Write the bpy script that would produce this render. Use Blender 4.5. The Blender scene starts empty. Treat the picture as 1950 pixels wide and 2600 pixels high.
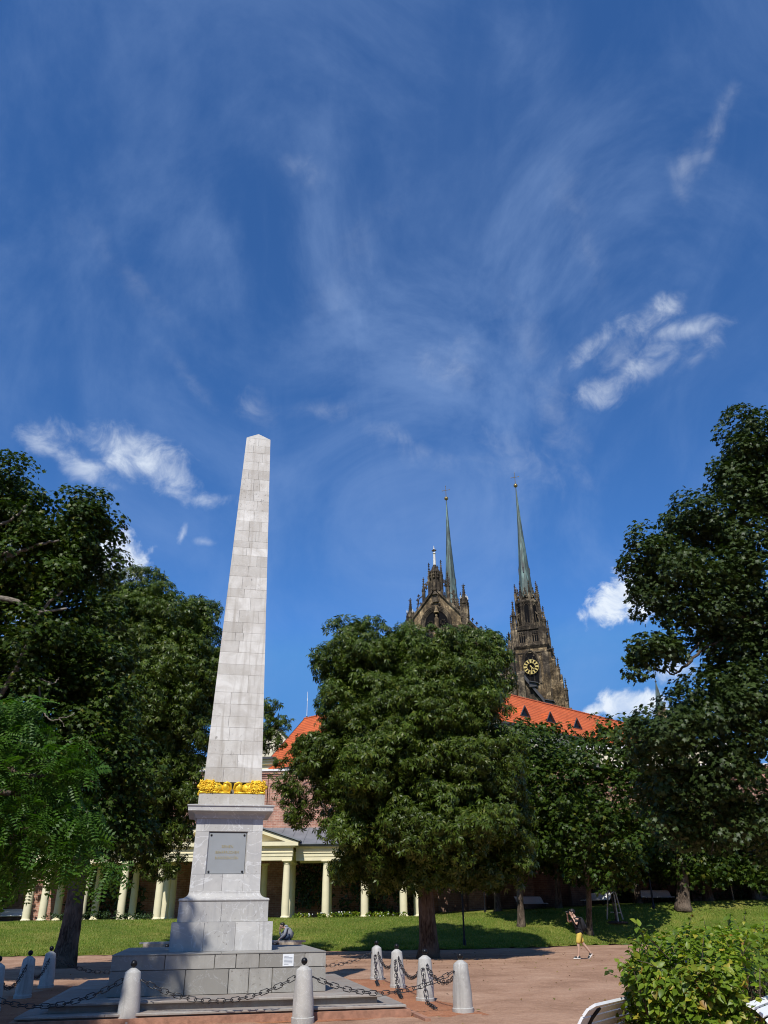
import bpy, math, random
import numpy as np
from math import sin, cos, tan, pi, radians, sqrt, atan2
from mathutils import Vector, Matrix, noise as mnoise

random.seed(11)
rng = np.random.default_rng(11)
SC = bpy.context.scene
COL = SC.collection

# ------------------------------------------------------------------ camera model
FPX, PW, PH, EYE = 1975.0, 1950.0, 2600.0, 1.65
PITCH = math.atan(1021 / FPX)
ROLL = radians(0.66)

def ray(x, y):
    u = (x - PW / 2) / FPX
    v = -(y - PH / 2) / FPX
    a = u * cos(ROLL) + v * sin(ROLL)
    b = -u * sin(ROLL) + v * cos(ROLL)
    return np.array([a, cos(PITCH) - b * sin(PITCH), sin(PITCH) + b * cos(PITCH)])

def at(x, y, Y):
    d = ray(x, y)
    return d * (Y / d[1]) + np.array([0, 0, EYE])

def atz(x, y, z=0.0):
    d = ray(x, y)
    return d * ((z - EYE) / d[2]) + np.array([0, 0, EYE])

# ------------------------------------------------------------------ mesh builder
class MB:
    def __init__(self):
        self.v = []
        self.f = []

    def add(self, vs, fs):
        n = len(self.v)
        self.v.extend([tuple(map(float, p)) for p in vs])
        self.f.extend([tuple(i + n for i in f) for f in fs])
        return self

    def box(self, c, s, rz=0.0, taper=1.0, rx=0.0, ry=0.0):
        hx, hy, hz = s[0] / 2, s[1] / 2, s[2] / 2
        vs = []
        m = Matrix.Rotation(rz, 3, 'Z') @ Matrix.Rotation(ry, 3, 'Y') @ Matrix.Rotation(rx, 3, 'X')
        for z, k in ((-hz, 1.0), (hz, taper)):
            for x, y in ((-hx, -hy), (hx, -hy), (hx, hy), (-hx, hy)):
                p = m @ Vector((x * k, y * k, z))
                vs.append((p.x + c[0], p.y + c[1], p.z + c[2]))
        self.add(vs, [(3, 2, 1, 0), (4, 5, 6, 7), (0, 1, 5, 4), (1, 2, 6, 5), (2, 3, 7, 6), (3, 0, 4, 7)])
        return self

    def bbox(self, x0, x1, y0, y1, z0, z1):
        return self.box(((x0 + x1) / 2, (y0 + y1) / 2, (z0 + z1) / 2), (x1 - x0, y1 - y0, z1 - z0))

    def lathe(self, prof, c=(0, 0, 0), seg=24, rot=0.0, sx=1.0, sy=1.0):
        n = len(prof)
        vs = []
        for i in range(seg):
            a = rot + 2 * pi * i / seg
            for r, z in prof:
                vs.append((c[0] + r * cos(a) * sx, c[1] + r * sin(a) * sy, c[2] + z))
        fs = []
        for i in range(seg):
            j = (i + 1) % seg
            for k in range(n - 1):
                fs.append((i * n + k, j * n + k, j * n + k + 1, i * n + k + 1))
        fs.append(tuple(i * n + n - 1 for i in range(seg)))
        fs.append(tuple(i * n for i in reversed(range(seg))))
        return self.add(vs, fs)

    def sq(self, prof, c=(0, 0, 0), rot=0.0):
        """square-plan lathe: prof of (half width, z)"""
        return self.lathe([(r * sqrt(2), z) for r, z in prof], c, 4, rot + pi / 4)

    def ball(self, c, r, seg=14, rings=8, s=(1, 1, 1)):
        prof = [(max(1e-4, r * sin(pi * k / rings)), -r * cos(pi * k / rings) * s[2]) for k in range(rings + 1)]
        return self.lathe(prof, c, seg, 0, s[0], s[1])

    def tube(self, pts, rad, seg=8, cap=True):
        pts = [Vector(p) for p in pts]
        if not hasattr(rad, '__len__'):
            rad = [rad] * len(pts)
        vs, fs = [], []
        up = None
        for i, p in enumerate(pts):
            d = (pts[min(i + 1, len(pts) - 1)] - pts[max(i - 1, 0)]).normalized()
            if up is None:
                up = Vector((0, 0, 1)) if abs(d.z) < 0.9 else Vector((1, 0, 0))
            s = d.cross(up).normalized()
            up = s.cross(d).normalized()
            for k in range(seg):
                a = 2 * pi * k / seg
                q = p + (s * cos(a) + up * sin(a)) * rad[i]
                vs.append(tuple(q))
        for i in range(len(pts) - 1):
            for k in range(seg):
                l = (k + 1) % seg
                fs.append((i * seg + k, i * seg + l, (i + 1) * seg + l, (i + 1) * seg + k))
        if cap:
            fs.append(tuple(reversed(range(seg))))
            fs.append(tuple((len(pts) - 1) * seg + k for k in range(seg)))
        return self.add(vs, fs)

    def prism(self, poly, d0, d1, axis='y'):
        """poly of (a, b) extruded along axis; axis y: a=x b=z; axis x: a=y b=z; axis z: a=x b=y"""
        n = len(poly)
        vs = []
        for d in (d0, d1):
            for a, b in poly:
                vs.append({'y': (a, d, b), 'x': (d, a, b), 'z': (a, b, d)}[axis])
        fs = [tuple(range(n)), tuple(range(2 * n - 1, n - 1, -1))]
        for i in range(n):
            j = (i + 1) % n
            fs.append((i, i + n, j + n, j))
        return self.add(vs, fs)

    def quad(self, a, b, c, d):
        return self.add([a, b, c, d], [(0, 1, 2, 3)])

    def build(self, name, mat, parent=None, smooth=False, recalc=True):
        me = bpy.data.meshes.new(name)
        me.from_pydata(self.v, [], self.f)
        if recalc:
            import bmesh
            bm = bmesh.new()
            bm.from_mesh(me)
            bmesh.ops.recalc_face_normals(bm, faces=bm.faces)
            bm.to_mesh(me)
            bm.free()
        me.materials.append(mat)
        if smooth:
            me.polygons.foreach_set('use_smooth', [True] * len(me.polygons))
            if smooth != 'all':
                try:
                    me.set_sharp_from_angle(angle=radians(38))
                except Exception:
                    pass
        return link(name, me, parent)

def link(name, me, parent=None):
    o = bpy.data.objects.new(name, me)
    COL.objects.link(o)
    if parent is not None:
        o.parent = parent
    return o

def raw_mesh(name, V, F, mat, parent=None, smooth=False):
    """numpy triangles -> object"""
    me = bpy.data.meshes.new(name)
    nv, nf = len(V), len(F)
    me.vertices.add(nv)
    me.vertices.foreach_set('co', np.ascontiguousarray(V, dtype=np.float32).ravel())
    me.loops.add(nf * 3)
    me.loops.foreach_set('vertex_index', np.ascontiguousarray(F, dtype=np.int32).ravel())
    me.polygons.add(nf)
    me.polygons.foreach_set('loop_start', np.arange(0, nf * 3, 3, dtype=np.int32))
    if smooth:
        me.polygons.foreach_set('use_smooth', np.ones(nf, dtype=bool))
    me.update(calc_edges=True)
    me.materials.append(mat)
    return link(name, me, parent)

def thing(name, label, cat, loc=(0, 0, 0), rz=0.0, group=None):
    o = bpy.data.objects.new(name, None)
    o.empty_display_size = 0.3
    COL.objects.link(o)
    o.location = loc
    o.rotation_euler = (0, 0, rz)
    return tag(o, label, cat, group)

def tag(o, label=None, cat=None, group=None, kind=None):
    if label: o['label'] = label
    if cat: o['category'] = cat
    if group: o['group'] = group
    if kind: o['kind'] = kind
    return o

def copy_tree(o, parent=None):
    c = o.copy()
    COL.objects.link(c)
    if parent is not None:
        c.parent = parent
    for ch in list(o.children):
        copy_tree(ch, c)
    return c

# ------------------------------------------------------------------ materials
class NT:
    def __init__(self, name):
        self.m = bpy.data.materials.new(name)
        self.m.use_nodes = True
        self.t = self.m.node_tree
        self.b = self.t.nodes['Principled BSDF']
        self.out = self.t.nodes['Material Output']

    def n(self, typ, **kw):
        nd = self.t.nodes.new(typ)
        for k, v in kw.items():
            if k.startswith('i_'):
                nd.inputs[k[2:].replace('_', ' ')].default_value = v
            else:
                setattr(nd, k, v)
        return nd

    def l(self, a, b):
        self.t.links.new(a, b)

    def coord(self, kind='Object', scale=(1, 1, 1)):
        tc = self.n('ShaderNodeTexCoord')
        mp = self.n('ShaderNodeMapping')
        mp.inputs['Scale'].default_value = scale
        self.l(tc.outputs[kind], mp.inputs['Vector'])
        return mp.outputs['Vector']

    def noise(self, vec, scale, detail=4, rough=0.55, dist=0.0):
        n = self.n('ShaderNodeTexNoise')
        n.inputs['Scale'].default_value = scale
        n.inputs['Detail'].default_value = detail
        n.inputs['Roughness'].default_value = rough
        n.inputs['Distortion'].default_value = dist
        if vec is not None:
            self.l(vec, n.inputs['Vector'])
        return n.outputs['Fac']

    def ramp(self, fac, stops, interp='LINEAR'):
        r = self.n('ShaderNodeValToRGB')
        r.color_ramp.interpolation = interp
        e = r.color_ramp.elements
        while len(e) > len(stops):
            e.remove(e[-1])
        while len(e) < len(stops):
            e.new(0.5)
        for k, (p, c) in enumerate(stops):
            e[k].position = p
            e[k].color = (c[0], c[1], c[2], 1) if hasattr(c, '__len__') else (c, c, c, 1)
        self.l(fac, r.inputs['Fac'])
        return r.outputs['Color']

    def mix(self, fac, a, b, mode='MIX'):
        m = self.n('ShaderNodeMix', data_type='RGBA', blend_type=mode)
        for sock, val in ((m.inputs[0], fac), (m.inputs[6], a), (m.inputs[7], b)):
            if hasattr(val, 'is_linked') or isinstance(val, bpy.types.NodeSocket):
                self.l(val, sock)
            elif hasattr(val, '__len__'):
                sock.default_value = (val[0], val[1], val[2], 1)
            else:
                sock.default_value = val
        return m.outputs[2]

    def island(self):
        g = self.n('ShaderNodeNewGeometry')
        return g.outputs['Random Per Island']

    def bump(self, h, strength=0.3, dist=0.02):
        b = self.n('ShaderNodeBump')
        b.inputs['Strength'].default_value = strength
        b.inputs['Distance'].default_value = dist
        self.l(h, b.inputs['Height'])
        self.l(b.outputs['Normal'], self.b.inputs['Normal'])

    def fin(self, col, rough=0.7, metal=0.0, spec=0.5):
        if hasattr(col, '__len__') and not isinstance(col, bpy.types.NodeSocket):
            self.b.inputs['Base Color'].default_value = (col[0], col[1], col[2], 1)
        else:
            self.l(col, self.b.inputs['Base Color'])
        self.b.inputs['Roughness'].default_value = rough
        self.b.inputs['Metallic'].default_value = metal
        self.b.inputs['Specular IOR Level'].default_value = spec
        return self.m

M = {}

def plain(name, c, rough=0.7, metal=0.0, var=0.12, scale=6.0, bump=0.0, spec=0.4):
    t = NT(name)
    v = t.coord()
    n = t.noise(v, scale, 5)
    lo = [x * (1 - var) for x in c]
    hi = [min(1, x * (1 + var)) for x in c]
    col = t.ramp(n, [(0.3, lo), (0.7, hi)])
    if bump:
        t.bump(t.noise(v, scale * 6, 4), bump, 0.01)
    M[name] = t.fin(col, rough, metal, spec)
    return M[name]

# marble blocks of the shaft: one tone per block, veins, rain marks
def marble(name, tones, vein=(0.85, 0.85, 0.84), vein_amt=0.6, stain=(0.34, 0.31, 0.27), dark=0.5, bump=0.15, vs=1.6):
    t = NT(name)
    v = t.coord()
    base = t.ramp(t.island(), tones)
    soft = t.noise(v, 2.2, 7, 0.62, 0.6)
    base = t.mix(t.ramp(soft, [(0.38, 0.0), (0.62, 0.45)]), base, stain)
    # thin pale veins: ridge of a distorted noise
    vn = t.noise(v, vs, 3, 0.55, 2.2)
    ridge = t.ramp(vn, [(0.485, 0.0), (0.5, 1.0), (0.515, 0.0)])
    base = t.mix(t.mix(1.0, ridge, (vein_amt,) * 3, 'MULTIPLY'), base, vein)
    # vertical rain marks
    st = t.noise(t.coord('Object', (9, 9, 0.5)), 1.0, 5, 0.6)
    base = t.mix(t.ramp(st, [(0.52, 0.0), (0.75, dark)]), base, stain)
    # dark pits
    pt = t.noise(v, 16, 4, 0.6, 0.4)
    pm = t.noise(v, 1.3, 2)
    pits = t.mix(1.0, t.ramp(pt, [(0.60, 0.0), (0.68, 1.0)]), t.ramp(pm, [(0.5, 0.0), (0.62, 0.7)]), 'MULTIPLY')
    base = t.mix(pits, base, (0.16, 0.14, 0.12))
    t.bump(t.noise(v, 30, 6, 0.65), bump, 0.01)
    M[name] = t.fin(base, 0.62, 0, 0.35)

marble('marble_shaft', [(0.0, (0.73, 0.71, 0.66)), (0.22, (0.55, 0.525, 0.475)), (0.4, (0.75, 0.73, 0.68)), (0.58, (0.48, 0.455, 0.41)), (0.75, (0.67, 0.645, 0.595)), (0.9, (0.54, 0.515, 0.47)), (1.0, (0.71, 0.685, 0.635))],
       vein_amt=0.15, stain=(0.36, 0.325, 0.275), dark=0.85, bump=0.3)
marble('marble_die', [(0.0, (0.57, 0.555, 0.52)), (0.5, (0.47, 0.455, 0.43)), (1.0, (0.62, 0.605, 0.57))], vein=(0.78, 0.78, 0.77), vein_amt=0.5, stain=(0.36, 0.355, 0.35), dark=0.35, vs=1.1)
marble('marble_plinth', [(0.0, (0.54, 0.525, 0.49)), (0.5, (0.43, 0.415, 0.385)), (1.0, (0.58, 0.56, 0.525))], vein=(0.72, 0.72, 0.72), vein_amt=0.4, stain=(0.30, 0.29, 0.29), dark=0.7)
marble('stone_base', [(0.0, (0.32, 0.303, 0.268)), (0.5, (0.25, 0.236, 0.208)), (1.0, (0.37, 0.352, 0.315))], vein=(0.46, 0.46, 0.45), vein_amt=0.35, stain=(0.24, 0.225, 0.20), dark=0.6)
marble('stone_step', [(0.0, (0.245, 0.225, 0.20)), (1.0, (0.33, 0.305, 0.27))], vein=(0.45, 0.42, 0.38), vein_amt=0.35, stain=(0.24, 0.165, 0.125), dark=0.6)
marble('stone_bollard', [(0.0, (0.48, 0.465, 0.43)), (1.0, (0.40, 0.385, 0.355))], vein=(0.68, 0.67, 0.65), vein_amt=0.45, stain=(0.24, 0.23, 0.215), dark=0.8, bump=0.4, vs=5)
plain('joint', (0.20, 0.19, 0.175), 0.9)
plain('kerb_red', (0.33, 0.17, 0.11), 0.9, var=0.3, scale=9, bump=0.5)
plain('plaque_metal', (0.33, 0.345, 0.35), 0.5, 0.25, 0.05, 3)
plain('black_iron', (0.018, 0.018, 0.02), 0.38, 0.6, 0.3, 14)
plain('chain_iron', (0.05, 0.05, 0.053), 0.40, 0.7, 0.5, 20)
plain('gold_letter', (0.62, 0.48, 0.18), 0.35, 0.7, 0.1)
plain('paper_white', (0.75, 0.77, 0.78), 0.5, var=0.03)
plain('print_grey', (0.30, 0.33, 0.38), 0.6)
plain('cream_paint', (0.76, 0.685, 0.455), 0.75, var=0.06, scale=2)
plain('cream_wall', (0.72, 0.64, 0.47), 0.85, var=0.07, scale=1.0)
plain('white_trim', (0.76, 0.75, 0.71), 0.7, var=0.06)
plain('sand_stone', (0.45, 0.38, 0.29), 0.85, var=0.2, scale=5, bump=0.3)
plain('dark_eave', (0.05, 0.05, 0.055), 0.6)
plain('glass_dark', (0.010, 0.011, 0.013), 0.45, spec=0.25)
plain('void_dark', (0.008, 0.008, 0.009), 0.9, spec=0.05)  # near-black flat panels paint the shade inside cathedral openings and niches
plain('white_paint', (0.80, 0.81, 0.82), 0.45, var=0.06, scale=12, bump=0.15)
plain('skin', (0.50, 0.32, 0.235), 0.55, var=0.05)
plain('hair', (0.012, 0.010, 0.009), 0.5)
plain('black_cloth', (0.010, 0.010, 0.013), 0.85, var=0.25, scale=12)
plain('yellow_cloth', (0.58, 0.42, 0.085), 0.85, var=0.12, scale=10)
plain('grey_hoodie', (0.23, 0.25, 0.295), 0.9, var=0.15, scale=8)
plain('jeans', (0.022, 0.042, 0.085), 0.85, var=0.3, scale=8)
plain('shoe_dark', (0.02, 0.026, 0.03), 0.6)
plain('sole_white', (0.75, 0.74, 0.71), 0.6)
plain('stake_wood', (0.42, 0.38, 0.31), 0.85, var=0.2)
plain('soil_dark', (0.07, 0.045, 0.03), 0.95, var=0.3)
plain('petal_white', (0.75, 0.73, 0.70), 0.7)

def mk_gold():
    t = NT('gilding')
    v = t.coord()
    n = t.noise(v, 9, 4)
    col = t.ramp(n, [(0.3, (0.78, 0.45, 0.020)), (0.7, (0.95, 0.68, 0.045))])
    t.bump(t.noise(v, 40, 3), 0.15, 0.01)
    M['gilding'] = t.fin(col, 0.42, 0.35, 0.5)
mk_gold()

def mk_gravel(name, tones, big=0.25):
    t = NT(name)
    v = t.coord()
    n1 = t.noise(v, 0.55, 6, 0.6, 0.5)
    n2 = t.noise(v, 42, 3, 0.7)
    vo = t.n('ShaderNodeTexVoronoi')
    vo.inputs['Scale'].default_value = 55
    t.l(v, vo.inputs['Vector'])
    col = t.ramp(n1, [(0.28, tones[0]), (0.5, tones[1]), (0.72, tones[2])])
    grit = t.ramp(n2, [(0.3, 0.70), (0.7, 1.25)])
    col = t.mix(1.0, col, grit, 'MULTIPLY')
    n3 = t.noise(v, 7, 5, 0.75)
    col = t.mix(1.0, col, t.ramp(n3, [(0.32, 0.80), (0.68, 1.16)]), 'MULTIPLY')
    peb = t.ramp(vo.outputs['Color'], [(0.80, 0.0), (0.95, 1.0)])
    col = t.mix(t.mix(1.0, peb, (0.35,) * 3, 'MULTIPLY'), col, (0.58, 0.46, 0.36))
    t.bump(t.mix(0.5, n2, vo.outputs['Distance']), 0.55, 0.015)
    M[name] = t.fin(col, 0.95, 0, 0.2)
mk_gravel('gravel', [(0.245, 0.138, 0.086), (0.355, 0.21, 0.136), (0.44, 0.28, 0.19)])
mk_gravel('red_soil', [(0.24, 0.095, 0.048), (0.34, 0.145, 0.074), (0.40, 0.20, 0.11)])

def mk_lawn():
    t = NT('lawn_green')
    v = t.coord()
    a = t.noise(v, 0.35, 5, 0.6, 0.4)
    b = t.noise(t.coord('Object', (1, 1, 1)), 14, 4, 0.7)
    c = t.ramp(a, [(0.30, (0.068, 0.118, 0.014)), (0.5, (0.125, 0.165, 0.024)), (0.70, (0.245, 0.225, 0.056))])
    c = t.mix(1.0, c, t.ramp(b, [(0.3, 0.55), (0.7, 1.35)]), 'MULTIPLY')
    t.bump(b, 0.9, 0.05)
    M['lawn_green'] = t.fin(c, 0.9, 0, 0.15)
mk_lawn()

def mk_leaf(name, tones, trans=0.28, rough=0.42, spec=0.5, tint=(1.2, 1.5, 0.35), pale=None):
    t = NT(name)
    isl = t.island()
    col = t.ramp(isl, tones)
    v = t.coord()
    big = t.noise(v, 0.5, 3, 0.5)
    col = t.mix(1.0, col, t.ramp(big, [(0.3, 0.72), (0.7, 1.22)]), 'MULTIPLY')
    if pale is not None:
        # leaf undersides are paler
        g = t.n('ShaderNodeNewGeometry')
        col2 = t.mix(1.0, col, pale, 'MULTIPLY')
        col = t.mix(g.outputs['Backfacing'], col, col2)
    t.fin(col, rough, 0, spec)
    tr = t.n('ShaderNodeBsdfTranslucent')
    t.l(t.mix(1.0, col, tint, 'MULTIPLY'), tr.inputs['Color'])
    mx = t.n('ShaderNodeMixShader')
    mx.inputs[0].default_value = trans
    t.l(t.b.outputs[0], mx.inputs[1])
    t.l(tr.outputs[0], mx.inputs[2])
    t.l(mx.outputs[0], t.out.inputs['Surface'])
    M[name] = t.m
mk_leaf('leaf_chestnut', [(0.0, (0.039, 0.065, 0.006)), (0.45, (0.052, 0.084, 0.008)), (0.8, (0.071, 0.106, 0.011)), (1.0, (0.118, 0.134, 0.022))], 0.16, 0.42, 0.26)
mk_leaf('leaf_maple', [(0.0, (0.024, 0.050, 0.004)), (0.5, (0.036, 0.066, 0.006)), (0.9, (0.050, 0.081, 0.009)), (1.0, (0.105, 0.109, 0.009))], 0.16, 0.46, 0.24)
mk_leaf('leaf_maple_blue', [(0.0, (0.025, 0.046, 0.009)), (0.5, (0.039, 0.063, 0.014)), (1.0, (0.058, 0.084, 0.021))], 0.15, 0.46, 0.24)
mk_leaf('leaf_locust', [(0.0, (0.036, 0.099, 0.009)), (0.5, (0.056, 0.135, 0.013)), (1.0, (0.090, 0.176, 0.020))], 0.34, 0.5, 0.3)
mk_leaf('leaf_hedge', [(0.0, (0.082, 0.139, 0.010)), (0.4, (0.134, 0.208, 0.015)), (0.78, (0.193, 0.263, 0.022)), (0.90, (0.327, 0.323, 0.030)), (0.955, (0.404, 0.315, 0.043)), (0.975, (0.289, 0.130, 0.034)), (1.0, (0.193, 0.259, 0.025))], 0.32, 0.42, 0.32)
mk_leaf('leaf_ivy', [(0.0, (0.022, 0.046, 0.014)), (0.6, (0.036, 0.068, 0.020)), (1.0, (0.055, 0.090, 0.026))], 0.15, 0.4, 0.5)
mk_leaf('leaf_litter', [(0.0, (0.16, 0.09, 0.04)), (0.5, (0.25, 0.16, 0.06)), (1.0, (0.14, 0.13, 0.04))], 0.1, 0.7, 0.2)
mk_leaf('grass_blade', [(0.0, (0.097, 0.171, 0.016)), (0.5, (0.161, 0.228, 0.027)), (0.80, (0.258, 0.268, 0.050)), (1.0, (0.463, 0.377, 0.134))], 0.3, 0.55, 0.3)

def mk_bark(name, a, b, sc=(9, 9, 1.6)):
    t = NT(name)
    v = t.coord('Object', sc)
    n = t.noise(v, 1.3, 6, 0.65, 1.2)
    m = t.noise(t.coord(), 1.2, 3)
    c = t.ramp(n, [(0.36, [x * 0.28 for x in a]), (0.5, a), (0.68, b)])
    c = t.mix(t.ramp(m, [(0.42, 0.0), (0.6, 0.5)]), c, [x * 1.25 for x in b])
    t.bump(n, 1.0, 0.08)
    M[name] = t.fin(c, 0.92, 0, 0.15)
mk_bark('bark', (0.085, 0.062, 0.045), (0.20, 0.155, 0.115))
mk_bark('bark_pale', (0.17, 0.145, 0.115), (0.30, 0.265, 0.22), (4, 4, 4))

def mk_brick(name, c1, c2, mortar, scale=4.6, dirt=0.5, dirtcol=(0.10, 0.075, 0.065)):
    t = NT(name)
    tc = t.n('ShaderNodeTexCoord')
    sp = t.n('ShaderNodeSeparateXYZ')
    t.l(tc.outputs['Object'], sp.inputs[0])
    ad = t.n('ShaderNodeMath', operation='ADD')
    t.l(sp.outputs['X'], ad.inputs[0]); t.l(sp.outputs['Y'], ad.inputs[1])
    cb = t.n('ShaderNodeCombineXYZ')
    t.l(ad.outputs[0], cb.inputs[0]); t.l(sp.outputs['Z'], cb.inputs[1])
    br = t.n('ShaderNodeTexBrick')
    br.inputs['Scale'].default_value = scale
    br.inputs['Mortar Size'].default_value = 0.03
    br.inputs['Mortar Smooth'].default_value = 0.3
    br.inputs['Bias'].default_value = -0.1
    br.inputs['Brick Width'].default_value = 1.35
    br.inputs['Row Height'].default_value = 0.42
    br.inputs['Color1'].default_value = (*c1, 1)
    br.inputs['Color2'].default_value = (*c2, 1)
    br.inputs['Mortar'].default_value = (*mortar, 1)
    t.l(cb.outputs[0], br.inputs['Vector'])
    n = t.noise(t.coord(), 0.6, 6, 0.65, 0.6)
    c = t.mix(t.ramp(n, [(0.46, 0.0), (0.66, dirt)]), br.outputs['Color'], dirtcol)
    n2 = t.noise(t.coord(), 3.5, 4, 0.7)
    c = t.mix(1.0, c, t.ramp(n2, [(0.3, 0.75), (0.7, 1.2)]), 'MULTIPLY')
    t.bump(br.outputs['Fac'], -0.4, 0.02)
    M[name] = t.fin(c, 0.9, 0, 0.2)
mk_brick('brick', (0.49, 0.255, 0.175), (0.36, 0.155, 0.105), (0.56, 0.47, 0.38), 3.6)
mk_brick('brick_old', (0.26, 0.15, 0.105), (0.18, 0.10, 0.075), (0.30, 0.26, 0.21), 3.6, 0.8)

def mk_tiles():
    t = NT('roof_tile')
    v = t.coord('Object', (1, 1, 1))
    wv = t.n('ShaderNodeTexWave', wave_type='BANDS', bands_direction='Z')
    wv.inputs['Scale'].default_value = 1.25
    wv.inputs['Distortion'].default_value = 0.35
    wv.inputs['Detail'].default_value = 2
    t.l(v, wv.inputs['Vector'])
    n = t.noise(v, 5, 4, 0.7)
    n2 = t.noise(v, 0.5, 4)
    c = t.ramp(n, [(0.3, (0.44, 0.085, 0.026)), (0.55, (0.58, 0.125, 0.038)), (0.75, (0.66, 0.19, 0.065))])
    c = t.mix(1.0, c, t.ramp(n2, [(0.3, 0.82), (0.7, 1.12)]), 'MULTIPLY')
    c = t.mix(1.0, c, t.ramp(wv.outputs['Fac'], [(0.0, 0.42), (0.22, 1.0)]), 'MULTIPLY')
    t.bump(wv.outputs['Fac'], 0.6, 0.06)
    M['roof_tile'] = t.fin(c, 0.8, 0, 0.25)
mk_tiles()
plain('ridge_tile', (0.40, 0.095, 0.035), 0.8, var=0.35, scale=8)

def mk_zinc():
    t = NT('zinc_roof')
    v = t.coord()
    n = t.noise(v, 1.2, 5, 0.6)
    c = t.ramp(n, [(0.3, (0.17, 0.185, 0.20)), (0.7, (0.25, 0.265, 0.28))])
    M['zinc_roof'] = t.fin(c, 0.5, 0.25, 0.4)
mk_zinc()

def mk_gothic(name, dark, mid, tan_, thr):
    t = NT(name)
    v = t.coord()
    n = t.noise(v, 0.35, 6, 0.68, 0.5)
    n2 = t.noise(t.coord('Object', (1.6, 1.6, 0.35)), 1.0, 6, 0.7)
    c = t.ramp(n, [(0.30, dark), (0.50, mid), (thr, tan_)])
    c = t.mix(t.ramp(n2, [(0.40, 0.85), (0.60, 0.0)]), c, dark)
    br = t.n('ShaderNodeTexBrick')
    tc = t.n('ShaderNodeTexCoord'); sp = t.n('ShaderNodeSeparateXYZ'); cb = t.n('ShaderNodeCombineXYZ')
    ad = t.n('ShaderNodeMath', operation='ADD')
    t.l(tc.outputs['Object'], sp.inputs[0]); t.l(sp.outputs['X'], ad.inputs[0]); t.l(sp.outputs['Y'], ad.inputs[1])
    t.l(ad.outputs[0], cb.inputs[0]); t.l(sp.outputs['Z'], cb.inputs[1]); t.l(cb.outputs[0], br.inputs['Vector'])
    br.inputs['Scale'].default_value = 0.8
    br.inputs['Color1'].default_value = (0.75, 0.75, 0.75, 1)
    br.inputs['Color2'].default_value = (1.25, 1.22, 1.15, 1)
    br.inputs['Mortar'].default_value = (0.6, 0.6, 0.6, 1)
    br.inputs['Mortar Size'].default_value = 0.04
    c = t.mix(1.0, c, br.outputs['Color'], 'MULTIPLY')
    isl = t.ramp(t.island(), [(0.0, 0.8), (1.0, 1.2)])
    c = t.mix(1.0, c, isl, 'MULTIPLY')
    t.bump(t.noise(v, 3, 5, 0.7), 0.8, 0.12)
    M[name] = t.fin(c, 0.95, 0, 0.1)
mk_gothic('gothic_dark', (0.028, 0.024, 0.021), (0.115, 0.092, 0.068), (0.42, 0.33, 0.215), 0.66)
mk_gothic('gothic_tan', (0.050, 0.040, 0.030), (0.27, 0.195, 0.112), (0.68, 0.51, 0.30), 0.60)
plain('gothic_pale', (0.62, 0.60, 0.55), 0.8, var=0.15, scale=2)
plain('slate', (0.040, 0.040, 0.045), 0.6, var=0.25, scale=1)

def mk_patina():
    t = NT('patina_copper')
    s = t.noise(t.coord('Object', (1.2, 1.2, 0.10)), 1.6, 5, 0.65)
    c = t.ramp(s, [(0.36, (0.040, 0.046, 0.043)), (0.54, (0.085, 0.120, 0.108)), (0.70, (0.21, 0.33, 0.30))])
    t.l(c, t.b.inputs['Base Color'])
    M['patina_copper'] = t.fin(c, 0.6, 0.1, 0.35)
mk_patina()

# ------------------------------------------------------------------ foliage
def leaf_chestnut():
    V, F = [], []
    for a, L in ((-100, .62), (-50, .88), (0, 1.0), (50, .88), (100, .62)):
        r = radians(a); d = np.array([cos(r), sin(r)]); s = np.array([-sin(r), cos(r)])
        n = len(V)
        V += [(0, 0, 0), (*(d * L * .60 + s * .17 * L), -.10 * L), (*(d * L * .60 - s * .17 * L), -.10 * L), (*(d * L), -.50 * L)]
        F += [(n, n + 2, n + 1), (n + 1, n + 2, n + 3)]
    return np.array(V), np.array(F)

def leaf_maple():
    V = [(0.32, 0, 0.02)]
    for a, r in ((180, .30), (-140, .42), (-118, .60), (-88, .36), (-56, .78), (-26, .46), (0, .86), (26, .46), (56, .78), (88, .36), (118, .60), (140, .42)):
        a = radians(a)
        V.append((0.32 + r * cos(a) * .8, r * sin(a) * .8, -.16 * r * r * 2))
    F = [(0, i, i % 12 + 1) for i in range(1, 13)]
    return np.array(V), np.array(F)

def leaf_pinnate():
    V, F = [], []
    k = 6
    for i in range(k):
        x = 0.14 + 0.80 * i / (k - 1)
        z = -.30 * x * x
        for s in (-1, 1):
            n = len(V)
            V += [(x, 0, z), (x + .09, s * .11, z - .01), (x + .03, s * .26, z - .06), (x - .05, s * .13, z - .02)]
            F += [(n, n + 1, n + 2), (n, n + 2, n + 3)] if s > 0 else [(n, n + 2, n + 1), (n, n + 3, n + 2)]
    n = len(V)
    V += [(.92, -.05, -.26), (1.16, 0, -.40), (.92, .05, -.26)]
    F += [(n, n + 1, n + 2)]
    return np.array(V), np.array(F)

def leaf_ovate():
    V = [(0, 0, 0), (.35, 0, .0), (.72, 0, -.05), (1.05, 0, -.16)]
    for s in (-1, 1):
        V += [(.16, s * .22, .05), (.42, s * .33, .07), (.74, s * .22, .0)]
    F = [(0, 4, 1), (4, 5, 1), (1, 5, 2), (5, 6, 2), (2, 6, 3),
         (0, 1, 7), (7, 1, 8), (1, 2, 8), (8, 2, 9), (2, 3, 9)]
    return np.array(V), np.array(F)

LEAF = dict(chestnut=leaf_chestnut(), maple=leaf_maple(), locust=leaf_pinnate(), ovate=leaf_ovate())

def unit(a):
    return a / np.maximum(1e-9, np.linalg.norm(a, axis=-1, keepdims=True))

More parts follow.
